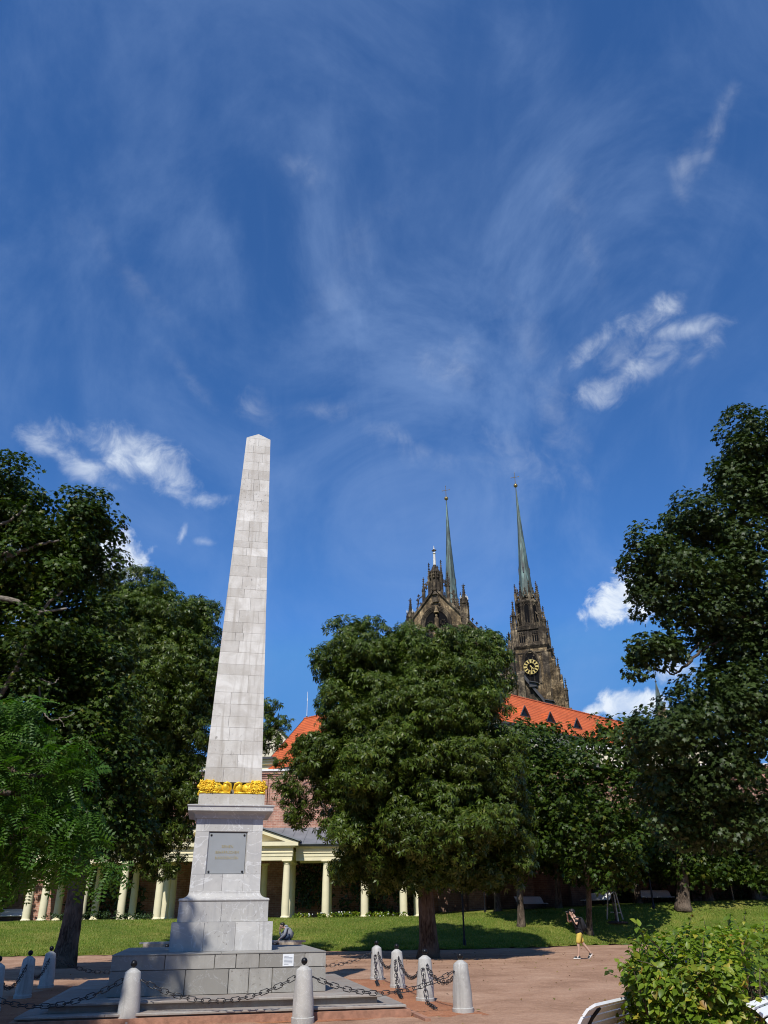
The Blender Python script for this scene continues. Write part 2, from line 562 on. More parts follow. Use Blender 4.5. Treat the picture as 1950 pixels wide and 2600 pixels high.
def leaves_mesh(name, P, N, A, S, kind, mat, parent):
    T, F = LEAF[kind]
    N = unit(N)
    A = unit(A - N * np.sum(A * N, 1, keepdims=True))
    B = np.cross(N, A)
    n, k = len(P), len(T)
    V = (P[:, None, :] + S[:, None, None] * (T[None, :, 0:1] * A[:, None, :] + T[None, :, 1:2] * B[:, None, :] + T[None, :, 2:3] * N[:, None, :]))
    FF = (F[None, :, :] + (np.arange(n) * k)[:, None, None])
    return raw_mesh(name, V.reshape(-1, 3), FF.reshape(-1, 3), mat, parent)

def clump_leaves(C, R, center, per, droop=0.3, upb=0.6, rnd=0.5, squash=0.75):
    """leaves on a set of clumps: C centres (n,3), R radii (n,)"""
    n = len(C)
    m = np.maximum(4, (per * (R / np.mean(R)) ** 2).astype(int))
    idx = np.repeat(np.arange(n), m)
    k = len(idx)
    d = unit(rng.normal(size=(k, 3)))
    out = unit(C - center)
    d = unit(d + 0.55 * out[idx] + np.array([0, 0, 0.25]))
    rr = R[idx] * (0.45 + 0.6 * rng.random(k) ** 0.6)
    P = C[idx] + d * rr[:, None] * np.array([1, 1, squash])
    N = unit(upb * np.array([0, 0, 1.0]) + 0.55 * d + 0.25 * out[idx] + rnd * rng.normal(size=(k, 3)))
    A = unit(d + 0.3 * out[idx] + np.array([0, 0, -droop]) + 0.45 * rng.normal(size=(k, 3)))
    return P, N, A

def lobe(px, py, Y, rx, ry, dy=None):
    """an ellipsoid lobe of a crown seen around pixel (px,py) at depth Y metres -> (centre, radii) in metres"""
    c = at(px, py, Y)
    r1 = abs(at(px + rx, py, Y)[0] - c[0])
    r3 = abs(at(px, py - ry, Y)[2] - at(px, py + ry, Y)[2]) / 2
    return c, np.array([r1, dy if dy else (r1 + r3) / 2, r3])

def crown(parent, lobes, kind, mat, size, clump=0.7, dens=1.0, per=26, droop=0.3, upb=0.6, fill=0.35, gap=0.33, name='crown', front=None):
    allP, allN, allA = [], [], []
    cen = np.mean([l[0] for l in lobes], axis=0)
    for c, R in lobes:
        area = 4 * pi * ((R[0] * R[1]) ** 1.6 / 3 + (R[0] * R[2]) ** 1.6 / 3 + (R[1] * R[2]) ** 1.6 / 3) ** (1 / 1.6)
        n = int(dens * area / (clump * clump * 1.5)) + 3
        d = unit(rng.normal(size=(n, 3)))
        rad = 0.72 + 0.32 * rng.random(n)
        C = c + d * R * rad[:, None]
        # gaps between the sprays
        keep = np.array([mnoise.noise(Vector(p * (0.55 / max(0.5, clump)))) * 0.5 + 0.5 > gap for p in C])
        C = C[keep]
        # nothing inside a neighbouring lobe
        for c2, R2 in lobes:
            if c2 is c: continue
            q = np.sum(((C - c2) / R2) ** 2, 1)
            C = C[q > 0.45]
        if front is not None:
            C = C[C[:, 1] < c[1] + front * R[1]]
        if len(C):
            Rr = clump * (0.6 + 0.7 * rng.random(len(C)))
            P, N, A = clump_leaves(C, Rr, c, per, droop, upb)
            allP.append(P); allN.append(N); allA.append(A)
        # inner leaves
        k = int(fill * n * per * 0.5)
        if k:
            d = unit(rng.normal(size=(k, 3)))
            P = c + d * R * (0.25 + 0.55 * rng.random((k, 1)))
            allP.append(P)
            allN.append(unit(np.array([0, 0, .6]) + 0.7 * rng.normal(size=(k, 3))))
            allA.append(rng.normal(size=(k, 3)))
    P = np.concatenate(allP); N = np.concatenate(allN); A = np.concatenate(allA)
    S = size * (0.65 + 0.6 * rng.random(len(P)))
    base = np.array(parent.location) if parent is not None else np.zeros(3)
    return leaves_mesh(name, P - base, N, A, S, kind, mat, parent)

def limb(parent, pts, r0, r1, mat, name='branch', seg=8, wob=0.0, n=10):
    """a tapering limb through pts (world), Catmull-like smoothing"""
    pts = [np.array(p, float) for p in pts]
    ts = np.linspace(0, len(pts) - 1, n * (len(pts) - 1) + 1)
    out, rad = [], []
    for t in ts:
        i = min(int(t), len(pts) - 2); u = t - i
        p0 = pts[max(0, i - 1)]; p1 = pts[i]; p2 = pts[i + 1]; p3 = pts[min(len(pts) - 1, i + 2)]
        q = 0.5 * ((2 * p1) + (p2 - p0) * u + (2 * p0 - 5 * p1 + 4 * p2 - p3) * u * u + (3 * p1 - p0 - 3 * p2 + p3) * u ** 3)
        k = t / (len(pts) - 1)
        if wob and 0 < t < len(pts) - 1:
            q = q + rng.normal(size=3) * wob
        out.append(q); rad.append(r0 * (1 - k) + r1 * k)
    base = np.array(parent.location)
    mb = MB().tube([o - base for o in out], rad, seg)
    return mb.build(name, mat, parent, smooth='all')

def trunk(parent, base, top, r0, r1, mat, flare=1.5, seg=20):
    base = np.array(base, float); top = np.array(top, float)
    pts, rad = [], []
    H = np.linalg.norm(top - base)
    for k in range(15):
        u = k / 14
        p = base + (top - base) * u + np.array([sin(u * 5 + base[0]) * 0.05, cos(u * 4) * 0.04, 0]) * (0 < k < 14)
        r = r0 * (1 - u) + r1 * u
        r *= 1 + (flare - 1) * math.exp(-u * H / 0.45)
        if k == 0: p = p - np.array([0, 0, .12])
        pts.append(p - np.array(parent.location)); rad.append(r)
    mb = MB().tube(pts, rad, seg)
    # fluted, irregular bark outline
    for i, v in enumerate(mb.v):
        ring = i // seg; k = i % seg
        if ring < 15:
            c = pts[ring]
            w = 1 + 0.07 * sin(k * 2.5 + ring * .3) + 0.05 * mnoise.noise(Vector((v[0] * 4, v[1] * 4, v[2] * 2)))
            mb.v[i] = (c[0] + (v[0] - c[0]) * w, c[1] + (v[1] - c[1]) * w, v[2])
    return mb.build('trunk', mat, parent, smooth='all')

# ------------------------------------------------------------------ world: sky and clouds
SUN_EL, SUN_AZ = radians(50), radians(12.5)      # sun stands behind the camera, a little to the left
S_DIR = Vector((-sin(SUN_AZ) * cos(SUN_EL), -cos(SUN_AZ) * cos(SUN_EL), sin(SUN_EL)))

def build_world():
    w = bpy.data.worlds.new('World')
    SC.world = w
    w.use_nodes = True
    t = w.node_tree
    for n in list(t.nodes): t.nodes.remove(n)
    N = t.nodes.new
    L = t.links.new
    out = N('ShaderNodeOutputWorld'); bg = N('ShaderNodeBackground')
    L(bg.outputs[0], out.inputs[0])
    sky = N('ShaderNodeTexSky'); sky.sky_type = 'NISHITA'; sky.sun_disc = False
    sky.sun_elevation = SUN_EL
    sky.sun_rotation = pi + SUN_AZ
    sky.air_density = 1.0; sky.dust_density = 0.0; sky.ozone_density = 4.0; sky.altitude = 800
    bg.inputs['Strength'].default_value = 0.112

    def math_(op, a, b=None, c=None, clamp=False):
        m = N('ShaderNodeMath'); m.operation = op; m.use_clamp = clamp
        for s, v in zip(m.inputs, (a, b, c)):
            if v is None: continue
            if isinstance(v, (int, float)): s.default_value = v
            else: L(v, s)
        return m.outputs[0]

    def vdot(v, c):
        m = N('ShaderNodeVectorMath'); m.operation = 'DOT_PRODUCT'
        L(v, m.inputs[0]); m.inputs[1].default_value = c
        return m.outputs['Value']

    def noise(vec, scale, detail=6, rough=0.6, dist=0.0):
        n = N('ShaderNodeTexNoise')
        n.inputs['Scale'].default_value = scale; n.inputs['Detail'].default_value = detail
        n.inputs['Roughness'].default_value = rough; n.inputs['Distortion'].default_value = dist
        L(vec, n.inputs['Vector'])
        return n.outputs['Fac']

    def smooth(x, a, b):
        m = N('ShaderNodeMapRange'); m.interpolation_type = 'SMOOTHSTEP'
        L(x, m.inputs['Value'])
        m.inputs['From Min'].default_value = a; m.inputs['From Max'].default_value = b
        return m.outputs['Result']

    tc = N('ShaderNodeTexCoord')
    D = tc.outputs['Generated']
    nz = noise(D, 9, 7, 0.62, 0.3)
    nz2 = noise(D, 26, 7, 0.62, 0.6)
    nzc = math_('SUBTRACT', nz, 0.5)
    nzc2 = math_('SUBTRACT', nz2, 0.5)

    nsum = math_('ADD', math_('MULTIPLY', nzc, 2.6), math_('MULTIPLY', nzc2, 1.7))
    nsum = math_('SUBTRACT', nsum, 1.0)

    def puff(px, py, rx, ry, ang, amp=1.0, soft=0.9, extra=None):
        """a soft patch of cloud around one direction of the sky, frayed by noise"""
        c = Vector(ray(px, py)).normalized()
        right = c.cross(Vector((0, 0, 1))).normalized()
        up = right.cross(c)
        a = radians(ang)
        r2 = right * cos(a) + up * sin(a)
        u2 = -right * sin(a) + up * cos(a)
        k = 1.0 / (FPX * Vector((((px - PW / 2) / FPX), ((py - PH / 2) / FPX), 1)).length)
        mp_ = N('ShaderNodeMapping'); mp_.vector_type = 'TEXTURE'
        L(D, mp_.inputs['Vector'])
        mp_.inputs['Rotation'].default_value = Matrix((r2, u2, -c)).transposed().to_euler()
        mp_.inputs['Scale'].default_value = (rx * k * 2.0 * GROW, ry * k * 2.0 * GROW, 1e5)
        g = N('ShaderNodeTexGradient'); g.gradient_type = 'SPHERICAL'
        L(mp_.outputs[0], g.inputs['Vector'])
        e = math_('MULTIPLY_ADD', g.outputs['Fac'], 2.0, nsum if extra is None else extra)
        m = N('ShaderNodeMapRange'); m.interpolation_type = 'SMOOTHSTEP'
        L(e, m.inputs['Value'])
        m.inputs['From Min'].default_value = 0.0; m.inputs['From Max'].default_value = soft * 1.25
        m.inputs['To Max'].default_value = amp
        return m.outputs['Result']

    clouds = None
    P = [  # px, py, rx, ry, angle, strength, softness
        # left drifting cloud
        (110, 1125, 72, 36, -10, 0.52, 1.3), (205, 1178, 84, 35, -22, 0.66, 1.2), (350, 1150, 126, 54, -8, 0.82, 1.2), (435, 1205, 92, 44, -35, 0.68, 1.2),
        (525, 1272, 62, 22, 6, 0.70, 1.1), (450, 1248, 66, 24, -25, 0.5, 1.2),
        # small scraps
        (461, 1362, 12, 30, -15, 0.55, 1.0), (515, 1375, 30, 12, 0, 0.35, 1.1),
        # cumulus at the left trees
        (325, 1420, 78, 48, -12, 1.05, 0.55), (285, 1445, 60, 40, 0, 0.95, 0.6),
        # right ring cloud
        (1530, 858, 105, 30, 24, 0.80, 1.5), (1650, 808, 95, 36, 15, 0.78, 1.5), (1745, 835, 115, 28, -8, 0.66, 1.6), (1815, 868, 40, 52, -20, 0.62, 1.6), (1770, 905, 60, 26, 20, 0.42, 1.7),
        (1600, 940, 130, 32, 20, 0.62, 1.6), (1525, 990, 75, 40, 10, 0.64, 1.5), (1670, 925, 100, 22, 15, 0.46, 1.7), (1570, 895, 90, 55, 50, 0.40, 1.8),
        # upper right wisp
        (1815, 335, 100, 22, 52, 0.30, 2.0), (1735, 425, 55, 34, 70, 0.30, 2.0), (1725, 480, 20, 44, 0, 0.22, 2.0), (1770, 390, 70, 30, 50, 0.20, 2.0),
        # cumulus right of the tower and low ones
        (1575, 1512, 92, 46, 20, 1.1, 0.5), (1520, 1550, 48, 22, 10, 0.95, 0.6), (1640, 1530, 70, 48, 0, 1.0, 0.6),
        (1590, 1792, 74, 26, 4, 1.0, 0.6), (1530, 1797, 50, 16, 8, 0.85, 0.7), (1655, 1802, 48, 24, 0, 0.75, 0.8), (1720, 1700, 60, 24, 0, 0.6, 0.9), (1830, 1560, 90, 60, 0, 0.7, 0.9),
        (870, 1607, 34, 16, 25, 1.0, 0.6), (905, 1600, 30, 18, 0, 0.8, 0.8),
        (30, 1400, 70, 50, 0, 0.8, 0.8), (60, 1560, 60, 50, 0, 0.6, 0.9),
        # bright veil patches
        (1150, 930, 95, 62, 15, 0.34, 2.0), (640, 1040, 60, 45, -30, 0.34, 1.8), (1300, 1180, 150, 80, -10, 0.36, 2.2), (830, 1040, 110, 26, 5, 0.24, 2.0), (1010, 1110, 130, 30, -28, 0.30, 2.0),
        (780, 430, 60, 36, -20, 0.20, 2.0), (1400, 1040, 70, 150, 8, 0.28, 2.2), (1080, 1150, 120, 45, -25, 0.26, 2.0), (1340, 870, 60, 160, 12, 0.20, 2.2), (480, 960, 150, 24, -42, 0.16, 2.2), (900, 650, 200, 60, 62, 0.15, 2.2),
        (1480, 600, 40, 170, 8, 0.14, 2.2), (350, 720, 220, 40, -35, 0.13, 2.2),
    ]
    for row in P:
        s = puff(*row)
        clouds = s if clouds is None else math_('MAXIMUM', clouds, s)

    # thin places inside the patches
    clouds = math_('MULTIPLY', clouds, math_('MULTIPLY_ADD', smooth(nz2, 0.30, 0.66), 0.55, 0.48))

    # high veil: soft fibres in a plane far above, seen in perspective
    sep = N('ShaderNodeSeparateXYZ'); L(D, sep.inputs[0])
    zz = math_('MAXIMUM', sep.outputs['Z'], 0.06)
    cb = N('ShaderNodeCombineXYZ')
    L(math_('DIVIDE', sep.outputs['X'], zz), cb.inputs[0]); L(math_('DIVIDE', sep.outputs['Y'], zz), cb.inputs[1])
    f1 = noise(D, 3.1, 9, 0.60, 0.7)
    mp2 = N('ShaderNodeMapping'); L(cb.outputs[0], mp2.inputs[0])
    mp2.inputs['Rotation'].default_value = (0, 0, radians(-48)); mp2.inputs['Scale'].default_value = (1.9, 0.85, 1); mp2.inputs['Location'].default_value = (3.7, 1.3, 0)
    f2 = noise(mp2.outputs[0], 1.6, 9, 0.6, 0.5)
    mp3 = N('ShaderNodeMapping'); L(D, mp3.inputs[0])
    mp3.inputs['Rotation'].default_value = (0, radians(38), 0); mp3.inputs['Scale'].default_value = (9.0, 2.0, 2.2)
    f3 = noise(mp3.outputs[0], 1.0, 8, 0.6, 1.2)
    veil = math_('MULTIPLY', smooth(f1, 0.40, 0.72), 0.58)
    veil = math_('ADD', veil, math_('MULTIPLY', smooth(f2, 0.46, 0.84), 0.20))
    veil = math_('ADD', veil, math_('MULTIPLY', smooth(f3, 0.48, 0.84), 0.16))
    # a slightly denser veil in the middle of the sky
    cov = puff(1080, 800, 720, 620, 0, 1.0, 1.2, math_('MULTIPLY_ADD', nzc, 0.8, -1.0))
    veil = math_('MULTIPLY', veil, math_('ADD', 0.40, math_('MULTIPLY', cov, 0.55)))
    tint = N('ShaderNodeMix'); tint.data_type = 'RGBA'; tint.blend_type = 'MULTIPLY'
    tint.inputs[0].default_value = 1.0
    L(sky.outputs[0], tint.inputs[6]); tint.inputs[7].default_value = SKY_TINT
    cl = N('ShaderNodeVectorMath'); cl.operation = 'MINIMUM'
    L(tint.outputs[2], cl.inputs[0]); cl.inputs[1].default_value = (0.84, 2.6, 6.2)
    m1 = N('ShaderNodeMix'); m1.data_type = 'RGBA'
    L(math_('MINIMUM', veil, 0.75), m1.inputs[0]); L(cl.outputs[0], m1.inputs[6]); m1.inputs[7].default_value = VEIL_COL
    mx = N('ShaderNodeMix'); mx.data_type = 'RGBA'
    L(math_('MINIMUM', clouds, 0.97), mx.inputs[0]); L(m1.outputs[2], mx.inputs[6]); mx.inputs[7].default_value = CLOUD_COL
    L(mx.outputs[2], bg.inputs['Color'])
    try:
        w.cycles.sampling_method = 'MANUAL'; w.cycles.sample_map_resolution = 512
    except Exception:
        pass

SKY_TINT = (0.54, 0.97, 1.40, 1)
VEIL_COL = (2.9, 4.3, 7.2, 1)
GROW = 1.3
CLOUD_COL = (7.4, 8.1, 9.0, 1)
build_world()

sl = bpy.data.lights.new('sun', 'SUN')
sl.energy = 4.9; sl.angle = radians(0.5); sl.color = (1.0, 0.965, 0.895)
so = bpy.data.objects.new('sun', sl); COL.objects.link(so)
so.rotation_euler = (-S_DIR).to_track_quat('-Z', 'Y').to_euler()
so.location = S_DIR * 200

cam = bpy.data.cameras.new('camera')
co = bpy.data.objects.new('camera', cam); COL.objects.link(co)
co.location = (0, 0, EYE)
fw = Vector((0, cos(PITCH), sin(PITCH)))
up0 = Vector((0, -sin(PITCH), cos(PITCH))); rt0 = Vector((1, 0, 0))
# image-right / image-up in the world, with the roll of the handheld picture
rt = rt0 * cos(ROLL) - up0 * sin(ROLL)
up = rt0 * sin(ROLL) + up0 * cos(ROLL)
co.rotation_euler = Matrix((rt, up, -fw)).transposed().to_euler()
cam.sensor_fit = 'VERTICAL'; cam.sensor_height = 36.0; cam.sensor_width = 27.0
cam.lens = FPX / PH * 36.0
cam.clip_start = 0.05; cam.clip_end = 3000
SC.camera = co
SC.view_settings.view_transform = 'Standard'
SC.view_settings.look = 'None'
SC.view_settings.exposure = 0.0
SC.view_settings.gamma = 1.0
SC.cycles.pixel_filter_type = 'BLACKMAN_HARRIS'
SC.cycles.filter_width = 1.05

# ------------------------------------------------------------------ terrain
def smoothstep(x, a, b):
    t = np.clip((x - a) / (b - a), 0, 1)
    return t * t * (3 - 2 * t)

EDGE_X = [-80, -40, -20, -14, -12.6, -8, -3.6, -2.0, 3, 7, 10, 13, 20, 40, 80]
EDGE_Y = [42, 43.2, 43.8, 44.0, 46.2, 46.9, 46.0, 45.6, 46.0, 47.2, 49.0, 50.3, 51.0, 51.5, 52]
def lawn_edge(x): return np.interp(x, EDGE_X, EDGE_Y)
def lawn_z(x, y):
    e = lawn_edge(x)
    top = 1.42 + 0.035 * np.clip(x - 2, 0, 18)
    z = top * np.clip((y - e) / (56.0 - e), 0, 1.0) ** 0.9 + 0.035 * np.maximum(0, y - 56.0) * (x > 3)
    z = z + 0.05 * np.sin(x * .7) * np.sin(y * .5) * np.clip((y - e) / 3, 0, 1)
    return z

def grid_obj(name, X, Y, Zf, mat, kind='structure'):
    xx, yy = np.meshgrid(X, Y)
    zz = Zf(xx, yy)
    V = np.stack([xx, yy, zz], -1).reshape(-1, 3)
    nx, ny = len(X), len(Y)
    i = np.arange(ny - 1)[:, None] * nx + np.arange(nx - 1)[None, :]
    i = i.ravel()
    F = np.concatenate([np.stack([i, i + 1, i + nx + 1], 1), np.stack([i, i + nx + 1, i + nx], 1)])
    return tag(raw_mesh(name, V, F, mat, None, True), kind=kind)

# gravel: gently uneven sheet, fine near the camera, out to the horizon
gx = np.concatenate([[-1500, -400, -120, -60], np.linspace(-30, 30, 121), [60, 120, 400, 1500]])
gy = np.concatenate([[-400, -60, -20], np.linspace(-5, 60, 131), [90, 200, 500, 2500]])
def gz(x, y):
    return 0.012 * np.sin(x * 1.7 + 1) * np.sin(y * 1.3) + 0.008 * np.sin(x * 4.1 + y * 2.7)
grid_obj('ground', gx, gy, lambda x, y: gz(x, y) - 0.02 + 0 * x, M['gravel'])

# lawn rising to the colonnade
lx = np.concatenate([np.linspace(-80, -30, 21), np.linspace(-29, 26, 221), np.linspace(27, 80, 20)])
lt = np.concatenate([[0.0, .01, .02, .03], np.linspace(.05, 1, 60)])
xx, tt = np.meshgrid(lx, lt)
ee = lawn_edge(xx) + 0.10 * np.sin(xx * 5.1) + 0.07 * np.sin(xx * 13.7 + 1)
yy = ee + (64 - ee) * tt
zz = lawn_z(xx, yy) + 0.05 * np.clip(tt / .02, 0, 1)
V = np.stack([xx, yy, zz], -1).reshape(-1, 3)
nx, ny = len(lx), len(lt)
ii = (np.arange(ny - 1)[:, None] * nx + np.arange(nx - 1)[None, :]).ravel()
F = np.concatenate([np.stack([ii, ii + 1, ii + nx + 1], 1), np.stack([ii, ii + nx + 1, ii + nx], 1)])
tag(raw_mesh('lawn', V, F, M['lawn_green'], None, True), kind='structure')

# grass blades standing on the lawn
def grass(n, x0, x1, y1):
    x = rng.uniform(x0, x1, n)
    e = lawn_edge(x)
    y = e + 0.02 + (y1 - e) * rng.random(n) ** 1.35
    z = lawn_z(x, y) + 0.03
    a = rng.uniform(0, 2 * pi, n); h = rng.uniform(.05, .12, n); wd = rng.uniform(.008, .02, n)
    dx, dy = np.cos(a) * wd, np.sin(a) * wd
    lean = rng.normal(size=(n, 2)) * .045
    V = np.zeros((n, 3, 3))
    V[:, 0] = np.stack([x - dx, y - dy, z], 1)
    V[:, 1] = np.stack([x + dx, y + dy, z], 1)
    V[:, 2] = np.stack([x + lean[:, 0], y + lean[:, 1], z + h], 1)
    F = np.arange(n * 3).reshape(-1, 3)
    o = raw_mesh('grass', V.reshape(-1, 3), F, M['grass_blade'])
    tag(o, 'short sunlit grass covering the sloping lawn', 'grass', kind='stuff')
grass(150000, -24, 24, 57.5)

# the upper terrace behind the brick wall, on which the town and the cathedral stand
def hz(x, y):
    return 10.6 + np.clip((y - 66) / 110, 0, 1) * 7 + 0 * x
grid_obj('hill', np.linspace(-300, 300, 61), np.linspace(63.2, 420, 60), hz, M['lawn_green'])

# ------------------------------------------------------------------ monument
MON = (-3.71, 19.52)
MROT = radians(12)

def course_block(hw0, z0, hw1, z1, rows, splits, gap=0.006, depth=0.035, name='block', mat='marble_shaft', parent=None, skip=()):
    """a square tapering body faced with dressed blocks; rows = course heights (relative), splits = list of per-row cut lists"""
    mb = MB()
    tot = sum(rows)
    z = z0
    for r, hgt in enumerate(rows):
        za = z; zb = z + (z1 - z0) * hgt / tot; z = zb
        def hw(zq): return hw0 + (hw1 - hw0) * (zq - z0) / (z1 - z0)
        a, b = hw(za), hw(zb)
        for side in range(4):
            rs = random.Random(sum(ord(q) for q in name) * 131 + r * 17 + side * 7)
            cuts = splits(r, side, rs)
            xs = [-1] + cuts + [1]
            for k in range(len(xs) - 1):
                if (r, side, k) in skip: continue
                g0 = 0 if k == 0 else gap
                g1 = 0 if k == len(xs) - 2 else gap
                off = rs.uniform(-.002, .0025)
                def P(s, zq, h, inn, g):
                    x = s * h + g
                    y = -(h + off) + inn
                    ang = side * pi / 2
                    return (x * cos(ang) - y * sin(ang), x * sin(ang) + y * cos(ang), zq)
                zl, zu = za + gap, zb - gap * 0.4
                lo, hi = hw(zl), hw(zu)
                s0, s1 = xs[k], xs[k + 1]
                vs = [P(s0, zl, lo, 0, g0), P(s1, zl, lo, 0, -g1), P(s1, zu, hi, 0, -g1), P(s0, zu, hi, 0, g0)]
                # inner edge drawn towards the core so corners mitre cleanly
                kk = depth
                vi = []
                for (s, zq, h, g) in ((s0, zl, lo, g0), (s1, zl, lo, -g1), (s1, zu, hi, -g1), (s0, zu, hi, g0)):
                    hh = h - kk
                    x = s * hh + g; y = -hh
                    ang = side * pi / 2
                    vi.append((x * cos(ang) - y * sin(ang), x * sin(ang) + y * cos(ang), zq))
                mb.add(vs + vi, [(0, 1, 2, 3), (0, 4, 5, 1), (1, 5, 6, 2), (2, 6, 7, 3), (3, 7, 4, 0)])
    ob = mb.build(name, M[mat], parent)
    return ob

def two_or_three(r, side, rs):
    if rs.random() < 0.12: return []
    if rs.random() < 0.62: return [rs.uniform(-.35, .45)]
    a = rs.uniform(-.6, -.1)
    return [a, rs.uniform(a + .35, .7)]

mon = thing('obelisk_monument', 'tall pale marble obelisk on a stepped pedestal with gilded lions', 'obelisk', (MON[0], MON[1], 0), MROT)

# steps: red kerb course, then two grey steps with a projecting nosing
st = MB()
st.sq([(3.46, -0.1), (3.46, 0.10)])
st.build('kerb_course', M['kerb_red'], mon)
def step(hw, z0, z1, nose, nm):
    mb = MB()
    n = 5
    rs = random.Random(int(hw * 100))
    # body
    mb.sq([(hw - .05, z0), (hw - .05, z1 - .045)])
    # top slabs along each side, a mitred ring of separate stones
    for side in range(4):
        cuts = [-1] + sorted(rs.uniform(-.8, .8) for _ in range(4)) + [1]
        for k in range(5):
            s0, s1 = cuts[k], cuts[k + 1]
            g = 0.004
            inn = hw - 1.25
            def rot(x, y, z):
                a = side * pi / 2
                return (x * cos(a) - y * sin(a), x * sin(a) + y * cos(a), z)
            ring = []
            dz = rs.uniform(-.004, .004)
            for zq, ho in ((z1 - .045, hw), (z1 - .035, hw + nose), (z1 - .012 + dz, hw + nose), (z1 + dz, hw + nose - .012)):
                ring.append([rot(s0 * ho + g, -ho, zq), rot(s1 * ho - g, -ho, zq)])
            back = [rot(s0 * inn + g, -inn, z1 + dz), rot(s1 * inn - g, -inn, z1 + dz)]
            vs = [p for rg in ring for p in rg] + back
            fs = [(0, 1, 3, 2), (2, 3, 5, 4), (4, 5, 7, 6), (6, 7, 9, 8), (0, 2, 4, 6, 8), (1, 9, 7, 5, 3)]
            mb.add(vs, fs)
    return mb.build(nm, M['stone_step'], mon)
step(3.36, 0.10, 0.165, 0.03, 'step')
step(2.98, 0.165, 0.31, 0.035, 'step')

# grey base block of two courses
B0, B1 = 0.31, 1.0
mb = MB(); mb.sq([(2.03, B0), (2.03, B1 - .015)]); core = mb.build('base_core', M['joint'], mon)
def base_cuts(r, side, rs):
    if r == 0:
        if side == 0: return [-.32, .08, .27, .49, .83]
        return [-.45, .02, .5]
    if side == 0: return [-.52, -.06, .14, .36, .80]
    return [-.3, .2, .6]
course_block(2.06, B0, 2.055, B1 - .012, [.42, .25], base_cuts, gap=.010, name='base_block', mat='stone_base', parent=mon)
mb = MB()
rs = random.Random(5)
for i in range(4):        # paving slabs on top
    for j in range(4):
        x0, x1 = -2.07 + i * 1.035, -2.07 + (i + 1) * 1.035
        y0, y1 = -2.07 + j * 1.035, -2.07 + (j + 1) * 1.035
        mb.bbox(x0 + .004, x1 - .004, y0 + .004, y1 - .004, B1 - .012, B1 + rs.uniform(0, .004))
mb.build('base_top', M['stone_base'], mon)

# plinth courses
mb = MB(); mb.sq([(1.02, B1), (1.02, 1.53)]); mb.build('plinth_core', M['joint'], mon)
course_block(1.05, B1 + .002, 1.048, 1.535, [1], lambda r, s, q: [-.36, .26, .74] if s == 0 else [-.2, .4], gap=.004, name='plinth', mat='marble_plinth', parent=mon)
mb = MB(); mb.sq([(.92, 1.53), (.92, 1.93)]); mb.sq([(1.045, 1.52), (1.045, 1.54)]); mb.build('plinth_upper_core', M['marble_plinth'], mon)
course_block(.945, 1.54, .94, 1.925, [1], lambda r, s, q: [-.05] if s == 0 else [.2], gap=.004, name='plinth_upper', mat='marble_plinth', parent=mon)
# torus and cyma up to the die
prof = [(.93, 1.925)]
for k in range(9):
    a = -pi / 2 + pi * k / 8
    prof.append((.925 + .032 * cos(a), 1.957 + .032 * sin(a)))
for k in range(9):
    u = k / 8
    prof.append((.925 - .165 * (sin(u * pi / 2)), 1.99 + .125 * (1 - cos(u * pi / 2))))
prof.append((.752, 2.13))
MB().sq(prof).build('torus_moulding', M['marble_plinth'], mon)
# die with blocks round a recessed plaque panel
D0, D1 = 2.13, 3.60
mb = MB(); mb.sq([(.70, D0), (.70, D1)]); mb.build('die_core', M['joint'], mon)
course_block(.755, D0, .735, D1, [.34, .88, .27], lambda r, s, q: ([-.62, -.1, .5] if r == 0 else ([-.602, .562] if r == 1 else [-.76, .70])) if s == 0 else ([-.2, .4] if r != 1 else [.1]), gap=.003, depth=.05, name='die', mat='marble_die', parent=mon, skip=((1, 0, 1),))
# cornice: cavetto, fascia, fillet
prof = [(.735, D1), (.765, D1 + .01), (.775, D1 + .04)]
for k in range(8):
    u = k / 7
    prof.append((.775 + .105 * (1 - cos(u * pi / 2)), D1 + .04 + .10 * sin(u * pi / 2)))
prof += [(.945, D1 + .15), (.945, D1 + .245), (.965, D1 + .25), (.965, D1 + .275), (.80, D1 + .30)]
MB().sq(prof).build('cornice', M['marble_die'], mon)
# neck block, dark gap, shaft
N0 = D1 + .295
MB().sq([(.745, N0), (.742, N0 + .24)]).build('neck_block', M['marble_shaft'], mon)
MB().sq([(.55, N0 + .23), (.55, N0 + .54)]).build('lion_core', M['joint'], mon)
S0, S1 = N0 + .505, 14.02
hS0, hS1 = .66, .343
mb = MB(); mb.sq([(hS0 - .03, S0 + .002), (hS1 - .03, S1)]); mb.build('shaft_core', M['joint'], mon)
rows = [.33, .30, .32, .31, .26, .30, .29, .44, .27, .31, .30, .22, .28, .33, .36, .24, .36, .30, .31, .24, .20, .31, .30, .34, .31, .33, .38, .30, .28, .31, .25, .25]
course_block(hS0, S0, hS1, S1, rows, two_or_three, gap=.003, name='shaft', mat='marble_shaft', parent=mon)
MB().sq([(hS1, S1 + .002), (hS1 - .004, S1 + .012), (.004, 14.40)]).build('pyramidion', M['marble_shaft'], mon)

# plaque: steel plate set in the recess, held by four bolts
yf = -.74
pz0, pz1 = 2.46, 3.335
mb = MB()
mb.bbox(-.452, .408, yf - .004 + .0, -.70, pz0, pz1)
frame = MB()
plq = MB().bbox(-.425, .383, -.716, -.704, pz0 + .018, pz1 - .035).build('plaque', M['plaque_metal'], mon)
for bx in (-.385, .343):
    for bz in (pz0 + .055, pz1 - .075):
        b = MB()
        b.lathe([(.024, 0), (.022, .010), (.012, .020), (.001, .023)], seg=12)
        for i, v in enumerate(b.v):
            b.v[i] = (v[0] + bx, -.716 - v[2], v[1] + bz)
        b.build('bolt', M['black_iron'], plq, smooth=True)

